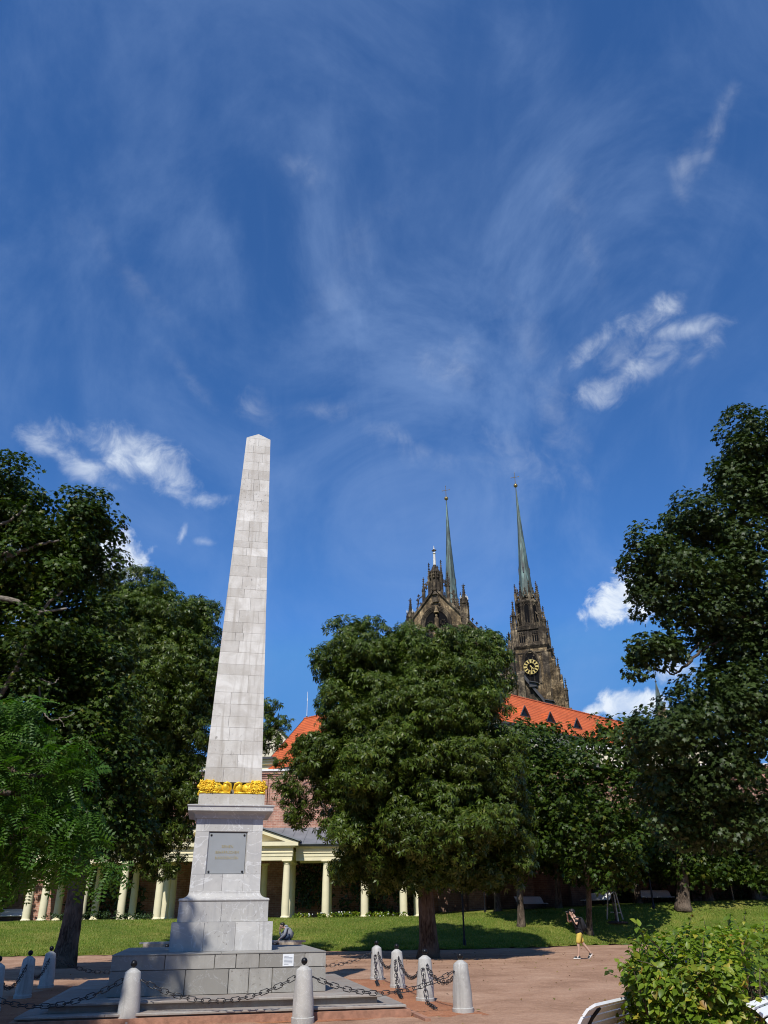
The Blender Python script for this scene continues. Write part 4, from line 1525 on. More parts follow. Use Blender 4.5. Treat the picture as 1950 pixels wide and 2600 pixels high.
def pinnacle(parent, x, y, z0, w, hs, hp, mat='gothic_dark', tip=None, name='pinnacle', rich=True):
    mb = MB()
    mb.sq([(w / 2, z0), (w / 2, z0 + hs)], (x, y, 0))
    mb.sq([(w * .62, z0 + hs - w * .25), (w * .66, z0 + hs), (w * .5, z0 + hs + w * .12)], (x, y, 0))
    if rich:
        for s in range(4):      # little gables round the foot of the spirelet
            a = s * pi / 2
            q = [(-w * .42, z0 + hs), (w * .42, z0 + hs), (0, z0 + hs + w * 1.05)]
            vs = []
            for d in (w * .52, w * .38):
                for px_, pz_ in q:
                    vs.append((x + px_ * cos(a) + d * sin(a), y + px_ * sin(a) - d * cos(a), pz_))
            mb.add(vs, [(0, 1, 2), (5, 4, 3), (0, 3, 4, 1), (1, 4, 5, 2), (2, 5, 3, 0)])
    zt = z0 + hs + hp
    mb.sq([(w * .36, z0 + hs), (w * .07, zt)], (x, y, 0))
    n = max(3, int(hp / .55))
    for k in range(n):          # crockets
        u = (k + .6) / n
        r = w * (.36 * (1 - u) + .07 * u)
        for s in range(4):
            a = s * pi / 2 + pi / 4
            mb.box((x + (r * 1.41 + .05) * cos(a), y + (r * 1.41 + .05) * sin(a), z0 + hs + hp * u), (.15, .15, .17), a)
    o = mb.build(name, M[mat], parent)
    f = MB()
    f.ball((x, y, zt + .02), w * .13 + .05, 8, 6)
    for a in (0, pi / 2):
        f.box((x, y, zt + .26), (w * .5 + .22, .13, .15), a)
    f.box((x, y, zt + .35), (.13, .13, .55))
    f.ball((x, y, zt + .68), .12, 8, 6)
    f.build('finial', M[tip or mat], o) if parent is cath else f.build(name + '_finial', M[tip or mat], parent)
    return o

def lancet(mb_dark, mb_trim, u0, z0, z1, w, place, tw=.22, mull=0, depth=.14):
    """pointed window drawn on a wall; place(u, d, z) -> xyz, d outward"""
    hs = z1 - w * .95
    pts = [(-w / 2, z0), (w / 2, z0), (w / 2, hs)]
    arc = []
    for k in range(1, 7):
        a = k / 7 * radians(68)
        arc.append((w / 2 - (1 - cos(a)) * w * .80, hs + sin(a) / sin(radians(68)) * w * .95))
    pts += arc + [(0, z1)] + [(-x, z) for x, z in reversed(arc)] + [(-w / 2, hs)]
    n = len(pts)
    mb_dark.add([place(u0 + x, .012, z) for x, z in pts], [tuple(range(n))])
    outl = [(-w / 2, z0), (-w / 2, hs)] + [(-x, z) for x, z in arc] + [(0, z1)] + list(reversed(arc)) + [(w / 2, hs), (w / 2, z0)]
    def ring(k, d):
        return [place(u0 + x * (1 + k * 2 / w), d, (z + (k if z > hs - 1e-6 else 0))) for x, z in outl]
    m = len(outl)
    for k0, k1, d0, d1 in ((0, tw * .5, .02, depth), (tw * .5, tw, depth, depth), (tw, tw + .01, depth, 0)):
        A, B = ring(k0, d0), ring(k1, d1)
        for i in range(m - 1):
            mb_trim.add([A[i], A[i + 1], B[i + 1], B[i]], [(0, 1, 2, 3)])
    for q in range(mull):
        uu = u0 + w * ((q + 1) / (mull + 1) - .5)
        a, b = place(uu - .06, .05, z0), place(uu + .06, .05, z0)
        zt = hs + w * .55
        c, d = place(uu + .06, .05, zt), place(uu - .06, .05, zt)
        mb_trim.add([a, b, c, d], [(0, 1, 2, 3)])

def cross_top(parent, x, y, z):
    b = MB().ball((x, y, z), .55, 16, 12).build('gilded_ball', M['old_gold'], parent, smooth='all')
    c = MB()
    c.tube([(x, y, z + .6), (x, y, z + 3.9)], [.10, .05], 6)
    c.tube([(x - 1.0, y, z + 2.55), (x + 1.0, y, z + 2.55)], .06, 6)
    c.ball((x - 1.0, y, z + 2.55), .13, 6, 5); c.ball((x + 1.0, y, z + 2.55), .13, 6, 5); c.ball((x, y, z + 3.9), .13, 6, 5)
    c.build('cross', M['old_gold'], parent)

def make_tower(cx, cy, clock):
    """spire tower centred at local (cx, cy); z values from the right tower as seen in the picture"""
    K = 1.0226                               # picture heights were read at the front face
    def Z(z): return EYE + (z - EYE) * K
    body = MB()
    hw = 4.05
    zl = Z(56.2)
    body.bbox(cx - hw, cx + hw, cy - hw, cy + hw, 14, zl)
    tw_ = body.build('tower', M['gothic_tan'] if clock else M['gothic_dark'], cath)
    # string course and cornice
    tr = MB()
    tr.sq([(hw + .05, zl - .75), (hw + .42, zl - .15), (hw + .45, zl + .10), (hw - .3, zl + .35)], (cx, cy, 0))
    tr.sq([(hw + .02, zl - 1.9), (hw + .14, zl - 1.85), (hw + .14, zl - 1.65), (hw + .02, zl - 1.6)], (cx, cy, 0))
    # corner strips of dark ashlar
    for sx in (-1, 1):
        for sy in (-1, 1):
            w_ = 1.3
            tr.bbox(cx + sx * hw - (w_ if sx > 0 else .18), cx + sx * hw + (.18 if sx > 0 else w_), cy + sy * hw - (w_ if sy > 0 else .18), cy + sy * hw + (.18 if sy > 0 else w_), 20, zl - 1.9)
    # zig-zag frieze under the cornice
    for k in range(10):
        u = -hw + 1.5 + k * .62
        if abs(u + .31) < .7: continue
        tr.add([(cx + u, cy - hw - .03, zl - 2.6), (cx + u + .31, cy - hw - .12, zl - 2.2), (cx + u + .62, cy - hw - .03, zl - 2.6), (cx + u + .31, cy - hw - .03, zl - 2.0)], [(0, 1, 2), (0, 1, 3), (1, 2, 3)])
    for k in range(7):
        u = -hw + 1.7 + k * .9
        if abs(u) < 2.4:
            continue
        tr.bbox(cx + u - .05, cx + u + .05, cy - hw - .07, cy - hw + .02, zl - 8, zl - 2.6)
    tr.build('stone_trim', M['gothic_dark'], tw_)
    # clock window
    dk, tm = MB(), MB()
    front = lambda u, d, z: (cx + u, cy - hw - d, z)
    right = lambda u, d, z: (cx + hw + d, cy + u, z)
    lancet(dk, tm, 0, Z(47.3) , Z(54.6), 3.1, front, .62, 2, .32)
    tm.bbox(cx - 1.55, cx + 1.55, cy - hw - .2, cy - hw + .02, Z(47.0), Z(47.35))
    dk.build('window', M['void_dark'], tw_, recalc=False)
    tm.build('window_surround', M['gothic_dark'], tw_, recalc=False)
    dk, tm = MB(), MB()
    lancet(dk, tm, 0, Z(47.3), Z(54.6), 3.0, right, .5, 2, .3)
    dk.build('window', M['void_dark'], tw_, recalc=False)
    tm.build('window_surround', M['gothic_dark'], tw_, recalc=False)
    MB().bbox(cx - .42, cx + .42, cy - hw - .03, cy - hw + .1, Z(44.6), Z(47.0)).build('window', M['void_dark'], tw_)
    if clock:
        zc = Z(51.1)
        f = MB()
        yc = cy - hw - .40
        for k in range(12):
            a = 2 * pi * k / 12
            r0, r1, wd = .98, 1.68, .27 if k % 3 else .36
            ux, uz = sin(a), cos(a)
            px_, pz_ = cos(a), -sin(a)
            q = [(r0, -wd / 2), (r0, wd / 2), (r1, wd / 2 * 1.25), (r1, -wd / 2 * 1.25)]
            vs = [(cx + ux * r + px_ * t, y, zc + uz * r + pz_ * t) for y in (yc - .05, yc + .05) for r, t in q]
            f.add(vs, [(0, 1, 2, 3), (7, 6, 5, 4), (0, 4, 5, 1), (1, 5, 6, 2), (2, 6, 7, 3), (3, 7, 4, 0)])
        for rr in (.94, 1.72):
            n = 40
            pts = [(cx + rr * sin(2 * pi * k / n), yc, zc + rr * cos(2 * pi * k / n)) for k in range(n + 1)]
            f.tube(pts, .045, 5, False)
        f.build('clock_dial', M['clock_gold'], tw_)
        h = MB()
        for ang, ln, wd in ((radians(172), 1.45, .18), (radians(138), .95, .26)):
            ux, uz = sin(ang), cos(ang)
            h.tube([(cx - ux * .35, yc - .10, zc - uz * .35), (cx + ux * ln * .7, yc - .10, zc + uz * ln * .7), (cx + ux * ln, yc - .10, zc + uz * ln)], [wd * .35, wd * .55, .03], 6)
        h.ball((cx, yc - .10, zc), .2, 8, 6)
        h.build('clock_hand', M['clock_gold'], tw_)
    # stage with square openings
    z0, z1 = zl + .2, Z(60.3)
    hw2 = 3.5
    b2 = MB(); b2.sq([(hw2, z0), (hw2 - .05, z1)], (cx, cy, 0)); 
    b2.sq([(hw2 + .02, z1 - .25), (hw2 + .22, z1 - .1), (hw2 + .22, z1 + .12), (hw2 - .3, z1 + .18)], (cx, cy, 0))
    for sx in (-1, 1):      # corner masses
        for sy in (-1, 1):
            b2.box((cx + sx * (hw2 - .2), cy + sy * (hw2 - .2), (z0 + z1) / 2), (1.5, 1.5, z1 - z0))
            b2.box((cx + sx * (hw2 + .32), cy + sy * (hw2 + .32), (z0 + z1) / 2 - .3), (.55, .55, z1 - z0), pi / 4)
    st2 = b2.build('upper_stage', M['gothic_dark'], tw_)
    dk, tm = MB(), MB()
    for face, pl in ((0, lambda u, d, z: (cx + u, cy - hw2 - d + .03, z)), (1, lambda u, d, z: (cx + hw2 + d - .03, cy + u, z))):
        for u in (-1.55, 1.55):
            a = [pl(u - .68, .02, z0 + .7), pl(u + .68, .02, z0 + .7), pl(u + .68, .02, z1 - .75), pl(u - .68, .02, z1 - .75)]
            MB().add(a, [(0, 1, 2, 3)]).build('window', M['void_dark'], tw_, recalc=False)
            for du in (-.78, -.25, .25, .78):
                p = pl(u + du, .06, (z0 + z1) / 2 - .05)
                tm.box(p, (.12, .12, z1 - z0 - 1.3))
            p = pl(u, .05, z1 - 1.5); tm.box(p, (1.5, .12, .14) if face == 0 else (.12, 1.5, .14))
            for q in range(4):
                p = pl(u - .5 + q * .33, .05, z1 - 1.1); tm.ball(p, .15, 6, 4)
        p = pl(0, .12, (z0 + z1) / 2); tm.box(p, (.5, .5, z1 - z0 - .2))
        tm.ball(pl(0, .35, z1 - .1), .35, 8, 6)
        tm.prism([], 0, 0) if False else None
    tm.build('tracery', M['gothic_dark'], tw_)
    # balustrade with quatrefoils
    bl = MB()
    for k in range(17):
        u = -hw2 + .2 + k * (2 * hw2 - .4) / 16
        for pl in (lambda u: (cx + u, cy - hw2 - .05), lambda u: (cx + hw2 + .05, cy + u)):
            p = pl(u); bl.box((p[0], p[1], z1 + .42), (.17, .17, .62)); 
    for pl, sz in (((cx, cy - hw2 - .05), (2 * hw2, .2, .16)), ((cx + hw2 + .05, cy), (.2, 2 * hw2, .16)), ((cx - hw2 - .05, cy), (.2, 2 * hw2, .16))):
        bl.box((pl[0], pl[1], z1 + .80), sz)
    bl.build('balustrade', M['gothic_dark'], tw_)
    # octagonal lantern
    zo1 = Z(67.6)
    ro = 2.95
    oc = MB()
    oc.lathe([(ro, z1), (ro - .10, zo1 - .6)], (cx, cy, 0), 8, pi / 8)
    oc.lathe([(ro - .05, zo1 - .6), (ro + .22, zo1 - .2), (ro + .26, zo1 + .1), (ro - .2, zo1 + .5)], (cx, cy, 0), 8, pi / 8)
    for k in range(8):
        a = pi / 8 + k * pi / 4
        oc.box((cx + (ro - .05) * cos(a), cy + (ro - .05) * sin(a), (z1 + zo1) / 2), (.5, .42, zo1 - z1), a)
    lan = oc.build('lantern', M['gothic_dark'], tw_)
    dk, tm = MB(), MB()
    ap = (ro - .04) * cos(pi / 8)
    for k in range(8):
        a = k * pi / 4
        pl = lambda u, d, z, a=a: (cx + (ap + d) * cos(a) - u * sin(a), cy + (ap + d) * sin(a) + u * cos(a), z)
        dk = MB(); lancet(dk, tm, 0, z1 + .9, zo1 - .95, 1.02, pl, .26, 0, .16)
        dk.build('window', M['void_dark'], tw_, recalc=False)
        tm.box(pl(0, .05, z1 + 2.6), (.10, .10, 3.4), a)
        tm.box(pl(0, .06, z1 + 1.9), (.12, 1.0, .12), a)
        # gablet over each window
        p = [pl(-.75, .12, zo1 - 1.1), pl(.75, .12, zo1 - 1.1), pl(0, .12, zo1 + .55)]
        tm.tube([p[0], p[2], p[1]], .09, 5)
    tm.build('tracery', M['gothic_dark'], tw_)
    # crown of openwork gables and pinnacles round the foot of the spire
    cr = MB()
    for k in range(8):
        a = k * pi / 4
        pl = lambda u, d, z, a=a: (cx + d * cos(a) - u * sin(a), cy + d * sin(a) + u * cos(a), z)
        d = 2.65
        cr.tube([pl(-.95, d, zo1 + .4), pl(-.45, d, zo1 + 1.7), pl(0, d, zo1 + 3.0)], .13, 5)
        cr.tube([pl(.95, d, zo1 + .4), pl(.45, d, zo1 + 1.7), pl(0, d, zo1 + 3.0)], .13, 5)
        cr.ball(pl(0, d, zo1 + 1.5), .30, 8, 6)
        cr.ball(pl(-.42, d, zo1 + .95), .24, 6, 5); cr.ball(pl(.42, d, zo1 + .95), .24, 6, 5)
        for s in (-1, 1):
            for q in (.3, .6, .85):
                cr.ball(pl(s * .95 * (1 - q) + s * .12, d, zo1 + .4 + 2.6 * q), .13, 6, 4)
        cr.box(pl(0, d, zo1 + 3.2), (.14, .5, .14), a); cr.box(pl(0, d, zo1 + 3.25), (.14, .14, .7), a)
        cr.box(pl(0, d - .02, zo1 + .55), (.16, 2.0, .14), a)
    cr.build('crown_tracery', M['gothic_dark'], tw_)
    for k in range(8):
        a = pi / 8 + k * pi / 4
        pinnacle(tw_, cx + 2.85 * cos(a), cy + 2.85 * sin(a), zo1 - .2, .52, 2.5, 2.3, 'gothic_dark')
    # free-standing corner pinnacles beside the lantern, tied with flyers
    for sx in (-1, 1):
        for sy in (-1, 1):
            px_, py_ = cx + sx * 3.2, cy + sy * 3.2
            pinnacle(tw_, px_, py_, z1 - .5, .85, 4.3, 3.2, 'gothic_dark')
            for q in range(2):
                ang = atan2(sy, sx) + (q - .5) * 1.2
                pinnacle(tw_, px_ + .75 * cos(ang), py_ + .75 * sin(ang), z0 + 1.2, .42, 4.4, 1.7, 'gothic_dark', rich=False)
            fl = MB()
            fl.tube([(px_, py_, z1 + 2.3), (cx + sx * 2.6, cy + sy * 2.6, z1 + 3.6), (cx + sx * 1.95, cy + sy * 1.95, z1 + 4.6)], .17, 6)
            fl.build('flyer', M['gothic_dark'], tw_)
    # needle spire, eight-sided copper
    zs0, zs1 = Z(69.0), ZT - .6
    MB().lathe([(1.95, zs0), (1.62, Z(72.2)), (.62, Z(88)), (.10, zs1)], (cx, cy, 0), 8, pi / 8).build('spire', M['patina_copper'], tw_)
    luc = MB()
    for k in range(4):
        a = -pi / 2 + k * pi / 2
        r = 1.28
        luc.box((cx + r * cos(a), cy + r * sin(a), Z(76.2)), (.3, .34, 1.5), a)
        luc.add([(cx + r * 1.1 * cos(a) - .22 * sin(a), cy + r * 1.1 * sin(a) + .22 * cos(a), Z(76.9)), (cx + r * 1.1 * cos(a) + .22 * sin(a), cy + r * 1.1 * sin(a) - .22 * cos(a), Z(76.9)), (cx + r * .9 * cos(a), cy + r * .9 * sin(a), Z(78.4))], [(0, 1, 2)])
    luc.build('lucarne', M['slate'], tw_)
    cross_top(tw_, cx, cy, ZT)
    # stepped buttresses on the right and left flanks
    bt = MB()
    for sx in (-1, 1):
        for sy in (-1, 1):
            bx, by = cx + sx * hw, cy + sy * (hw - .6)
            for (w_, zt) in ((3.3, Z(42)), (2.7, Z(46.5)), (2.0, Z(49.8)), (1.35, Z(52.0)), (.75, Z(54.2))):
                x0, x1 = sorted((bx, bx + sx * w_))
                bt.bbox(x0, x1, by - .75, by + .75, 14, zt)
                bt.prism([(by - .78, zt), (by + .78, zt), (by, zt + 1.0)], x0, x1, 'x')
            # buttress on the front too
            bx, by = cx + sx * (hw - .65), cy + sy * hw
            for (w_, zt) in ((1.5, Z(44.5)), (.8, Z(48))):
                y0, y1 = sorted((by, by + sy * w_))
                bt.bbox(bx - .62, bx + .62, y0, y1, 14, zt)
                bt.prism([(bx - .65, zt), (bx + .65, zt), (bx, zt + 1.5)], y0, y1, 'y')
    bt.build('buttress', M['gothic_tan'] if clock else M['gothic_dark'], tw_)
    for sx in (-1, 1):
        for w_, zt in ((3.2, Z(44)), (2.0, Z(48.8)), (1.25, Z(51.5))):
            pinnacle(tw_, cx + sx * (hw + w_), cy - hw + .6, zt - 1.0, .62, 2.4, 2.0, 'gothic_dark', rich=False)
    gar = MB()
    gar.tube([(cx + hw, cy - hw, zl - 1.7), (cx + hw + .9, cy - hw - .4, zl - 1.5), (cx + hw + 1.5, cy - hw - .6, zl - 1.8)], [.25, .25, .15], 6)
    gar.build('gargoyle', M['gothic_dark'], tw_)
    return tw_

make_tower(float(rt_l[0]), float(rt_l[1]), True)
make_tower(0.0, 0.0, False)

# gable front: stands in line before the left tower
ap_ = at(950 + 513 / 3.318, 1200 + 972 / 3.318, 172)
gl_ = loc(ap_)
gx_, gy_ = float(gl_[0]), float(gl_[1])
zap = float(ap_[2])
hwg, slopeg = 11.0, 1.18
gm = MB()
gm.prism([(gx_ - hwg, zap - hwg * slopeg), (gx_ + hwg, zap - hwg * slopeg), (gx_, zap)], gy_, gy_ + 1.4)
gm.bbox(gx_ - hwg, gx_ + hwg, gy_ + .0, gy_ + 1.4, 14, zap - hwg * slopeg)
gab = gm.build('gable_wall', M['gothic_tan'], cath)
cp = MB()
for s in (-1, 1):
    cp.prism([(gx_ + s * (hwg + .5), zap - (hwg + .5) * slopeg + .25), (gx_, zap + .35), (gx_, zap - .45), (gx_ + s * (hwg + .5), zap - (hwg + .5) * slopeg - .5)], gy_ - .45, gy_ + 1.7)
cp.build('coping', M['gothic_dark'], gab)
ck = MB()
for s in (-1, 1):
    for k in range(1, 12):
        u = k / 12 * hwg
        z = zap - u * slopeg + .45
        if u < 3.0: continue
        ck.box((gx_ + s * u + s * .15, gy_ + .6, z + .35), (.16, .16, .75))
        ck.box((gx_ + s * u + s * .15, gy_ + .6, z + .62), (.62, .20, .18))
        ck.ball((gx_ + s * u + s * .15, gy_ + .6, z + .85), .17, 6, 5)
ck.build('crocket', M['gothic_dark'], gab)
# round arches, flat dark panels painting their recess shade, with tracery and statue
dk, tm = MB(), MB()
gf = lambda u, d, z: (gx_ + u, gy_ - d, z)
zc0 = zap - 8.9
def arch(mbd, mbt, u0, z0, r, rings, hgt):
    n = 18
    pts = [(u0 - r, z0 - hgt), (u0 + r, z0 - hgt)] + [(u0 + r * cos(pi * k / n), z0 + r * 1.12 * sin(pi * k / n)) for k in range(n + 1)]
    mbd.add([gf(x, .02, z) for x, z in pts], [tuple(range(len(pts)))])
    for q in range(rings):
        rr = r + .10 + q * .26
        pp = [gf(u0 + rr * cos(pi * k / n), .10 + q * .09, z0 + rr * 1.12 * sin(pi * k / n)) for k in range(n + 1)]
        mbt.tube([gf(u0 + rr, .10 + q * .09, z0 - hgt)] + pp + [gf(u0 - rr, .10 + q * .09, z0 - hgt)], .12, 6)
arch(dk, tm, 0, zc0, 2.75, 4, 1.2)
arch(dk, tm, 3.7, zc0 - 4.2, 2.4, 3, 2)
arch(dk, tm, -3.7, zc0 - 4.2, 2.4, 3, 2)
dk.build('niche', M['void_dark'], gab, recalc=False)
for k in range(7):
    a = 2 * pi * k / 7
    for u0 in (-1.45, 1.55):
        tm.ball(gf(u0 + .55 * cos(a), .12, zc0 + .2 + .55 * sin(a)), .2, 6, 5)
    tm.ball(gf(0 + .9 * cos(a), .15, zap - 4.2 + .9 * sin(a)), .28, 6, 5)
tm.bbox(gx_ - 3, gx_ + 3, gy_ - .35, gy_ + .1, zc0 - 1.45, zc0 - 1.15)
tm.build('tracery', M['gothic_dark'], gab)
s_ = MB()
s_.lathe([(.55, zc0 - 1.2), (.48, zc0 - .2), (.52, zc0 + .9), (.40, zc0 + 1.35), (.16, zc0 + 1.55)], (gx_ + .15, gy_ - .5, 0), 10)
s_.ball((gx_ + .15, gy_ - .5, zc0 + 1.85), .30, 10, 8)
s_.lathe([(.7, zc0 + 2.5), (.5, zc0 + 3.0), (.1, zc0 + 4.2)], (gx_ + .15, gy_ - .5, 0), 6)
s_.build('statue', M['gothic_tan'], gab)
# small canopied niche near the apex
n_ = MB(); n_.box((gx_, gy_ - .2, zap - 2.8), (1.3, .6, 1.8)); n_.lathe([(.85, zap - 1.9), (.3, zap - .9)], (gx_, gy_ - .25, 0), 6); n_.build('apex_niche', M['gothic_dark'], gab)
# turret group on the apex
tg = MB()
tg.lathe([(1.1, zap - .6), (1.05, zap + 3.6), (1.45, zap + 3.9), (1.45, zap + 4.2), (.8, zap + 5.0), (.38, zap + 6.1)], (gx_, gy_ + .5, 0), 8, pi / 8)
for k in range(8):
    a = k * pi / 4 + pi / 8
    tg.box((gx_ + 1.25 * cos(a), gy_ + .5 + 1.25 * sin(a), zap + 1.6), (.24, .24, 4.6), a)
    a = k * pi / 4
    tg.ball((gx_ + 1.35 * cos(a), gy_ + .5 + 1.35 * sin(a), zap + 3.3), .34, 6, 5)
    tg.ball((gx_ + 1.2 * cos(a), gy_ + .5 + 1.2 * sin(a), zap + 2.6), .30, 6, 5)
tg.build('turret', M['gothic_dark'], gab)
wn = MB()
wn.lathe([(.36, zap + 6.0), (.26, zap + 9.0), (.42, zap + 9.15), (.28, zap + 9.35), (.20, zap + 9.6)], (gx_, gy_ + .5, 0), 8)
wn.ball((gx_, gy_ + .5, zap + 10.4), .22, 8, 6); wn.tube([(gx_, gy_ + .5, zap + 9.5), (gx_, gy_ + .5, zap + 11.2)], [.14, .07], 6)
wn.build('white_shaft', M['gothic_pale'], gab)
fl = MB(); 
for a in (0, pi / 2): fl.box((gx_, gy_ + .5, zap + 9.95), (1.1, .26, .3), a)
fl.ball((gx_, gy_ + .5, zap + 9.95), .32, 8, 6); fl.build('finial_flower', M['gothic_dark'], gab)
for (u, zt, w_, base) in ((-1.5, 7.0, .62, -2.2), (1.5, 7.3, .62, -2.2), (-3.0, 3.4, .66, -4.6), (3.0, 4.1, .66, -4.6), (-.7, 5.6, .36, 2.5), (.7, 5.9, .36, 2.5)):
    H = zt - base - .8
    pinnacle(gab, gx_ + u, gy_ + .6, zap + base, w_, H * .62, H * .38, 'gothic_dark')
for s in (-1, 1):        # flying tracery between them
    f = MB()
    f.tube([(gx_ + s * 1.5, gy_ + .6, zap + 1.6), (gx_ + s * 2.2, gy_ + .6, zap + 1.2), (gx_ + s * 3.0, gy_ + .6, zap + .2)], .14, 6)
    f.tube([(gx_ + s * 3.0, gy_ + .6, zap - 1.2), (gx_ + s * 4.2, gy_ + .6, zap - 1.9), (gx_ + s * 4.6, gy_ + .6, zap - 4.0)], .14, 6)
    for (u, z) in ((1.9, 1.9), (2.4, 1.5), (4.3, -1.2), (4.6, -2.2), (4.5, -3.2), (2.3, .5)):
        f.box((gx_ + s * u, gy_ + .6, zap + z), (.7, .2, .2)); f.box((gx_ + s * u, gy_ + .6, zap + z), (.2, .2, .75))
    f.build('flyer', M['gothic_dark'], gab)
# corner pinnacles of the gable front
for (px_, dz) in ((283, 1040), (763, 960)):
    P_ = at(950 + px_ / 3.318, 1200 + dz / 3.318, 172.5 if px_ < 500 else 171.5)
    q = loc(P_)
    zt = float(P_[2])
    pinnacle(gab, float(q[0]), gy_ + .3, zt - 14.0, 1.35, 9.4, 4.0, 'gothic_dark', rich=True)
    for k in range(4):
        a = k * pi / 2 + pi / 4
        pinnacle(gab, float(q[0]) + .95 * cos(a), gy_ + .3 + .95 * sin(a), zt - 8.5, .4, 3.2, 1.6, 'gothic_dark', tip='gothic_pale', rich=False)
    ar_ = MB(); sx = 1 if px_ < 500 else -1
    ar_.tube([(float(q[0]) + sx * .6, gy_ + .5, zt - 7.0), (float(q[0]) + sx * 1.8, gy_ + .5, zt - 5.6), (float(q[0]) + sx * 2.6, gy_ + .5, zt - 6.6)], .14, 6)
    ar_.box((float(q[0]) + sx * 1.8, gy_ + .5, zt - 4.9), (.2, .2, 1.5)); ar_.box((float(q[0]) + sx * 1.8, gy_ + .5, zt - 4.6), (.8, .2, .22)); ar_.box((float(q[0]) + sx * 1.8, gy_ + .5, zt - 5.2), (1.1, .2, .22))
    ar_.build('flyer', M['gothic_dark'], gab)
# nave roof and walls behind the gable
nv = MB()
zr2 = zap - .8
nv.prism([(gx_ - hwg + .4, zr2 - hwg * slopeg), (gx_ + hwg - .4, zr2 - hwg * slopeg), (gx_, zr2)], gy_ + 1.3, gy_ + 13)
nv.build('nave_roof', M['slate'], cath)
MB().bbox(gx_ - hwg + .4, gx_ + hwg - .4, gy_ + 1.3, gy_ + 40, 14, zr2 - hwg * slopeg).build('nave_wall', M['gothic_tan'], cath)
# low side range between gable and clock tower: wall, buttress piers, dark lean-to roof with dormers
q0 = loc(at(1262, 1720, 168)); q1 = loc(at(1327, 1712, 168)); q2 = loc(at(1388, 1793, 168))
za0 = float(at(1262, 1722, 168)[2]); za1 = float(at(1325, 1714, 168)[2]); za2 = float(at(1384, 1785, 168)[2])
ym = float(q1[1])
MB().bbox(float(q0[0]) - 10, float(q1[0]), ym, ym + 10, 14, za0).build('side_wall', M['gothic_tan'], cath)
sr = MB()
sx0, sx1 = float(q1[0]), float(q2[0]) + 1
slp = (za1 - za2) / (float(q2[0]) - float(q1[0]))
sr.prism([(sx0, za1 + .6), (sx1 + 4, za1 - slp * (sx1 + 4 - sx0) + .1), (sx1 + 4, za1 - slp * (sx1 + 4 - sx0) - .7), (sx0, za1 - .5)], ym - 1.0, ym + 9)
sr.build('side_roof', M['slate'], cath)
MB().prism([(sx0 - .5, 14), (sx1 + 3.8, 14), (sx1 + 3.8, za1 - slp * (sx1 + 3.8 - sx0) - .4), (sx0 - .5, za1 - .4)], ym - .2, ym + 8.5).build('side_range', M['gothic_dark'], cath)
dmr = MB()
for k in range(3):
    u = sx0 + 2.2 + k * 2.9
    z = za1 - slp * (u - sx0)
    dmr.box((u, ym - .2, z + .55), (1.5, 2.2, .9), 0); dmr.box((u + .2, ym - .4, z + 1.05), (2.0, 2.6, .16), 0, ry=.25)
dmr.build('roof_dormer', M['slate'], cath)
for (px_, py_, top) in ((1290, 1604, None), (1277, 1636, None)):
    P_ = at(px_, py_, 167.5); q = loc(P_)
    w_ = 1.5 if px_ == 1290 else .7
    zt = float(P_[2])
    pinnacle(cath, float(q[0]), ym - .6, zt - 16, w_, 16 - 4.6, 4.0, 'gothic_dark')
pb = MB()
for px_ in (1268, 1292, 1322):
    q = loc(at(px_, 1715, 167)); zt = float(at(px_, 1712, 167)[2])
    x_ = float(q[0])
    pb.bbox(x_ - .75, x_ + .75, ym - 1.3, ym + .2, 14, zt)
    pb.prism([(ym - 1.35, zt), (ym + .2, zt), (ym + .2, zt + 1.1)], x_ - .8, x_ + .8, 'x')
pb.build('pier', M['gothic_dark'], cath)
cst = MB()
cst.bbox(float(q0[0]) - 10, float(q1[0]) + .5, ym - .4, ym + .3, za0 - .35, za0 + .1)
cst.build('string_course', M['gothic_dark'], cath)
ws = MB(); q = loc(at(1281, 1745, 167)); zt = float(at(1281, 1745, 167)[2])
ws.bbox(float(q[0]) - .9, float(q[0]) + .7, ym - .06, ym + .02, zt - 1.6, zt + .2)
ws.build('pale_patch', M['gothic_pale'], cath)
# ------------------------------------------------------------------ trees
def tree(name, label, base, lobes, kind, mat, size, th=None, tr=(.35, .2), bark='bark', group=None, limbs=True, nl=99, **kw):
    base = np.array(base, float)
    root = thing(name, label, 'tree', tuple(base), 0, group)
    top = np.array(th if th is not None else [base[0], base[1], base[2] + 4.0], float)
    trunk(root, base, top, tr[0], tr[1], M[bark])
    if limbs:
        for i, (c, R) in enumerate(lobes[:nl]):
            mid = top + (c - top) * .45 + np.array([0, 0, .12 * np.linalg.norm(c - top)]) + rng.normal(size=3) * .25
            st_ = top - (top - base) * rng.uniform(0, .10)
            limb(root, [st_, mid, c + np.array([0, 0, .25 * R[2]])], tr[1] * .62, .035, M[bark], wob=.03)
    crown(root, lobes, kind, M[mat], size, **kw)
    return root

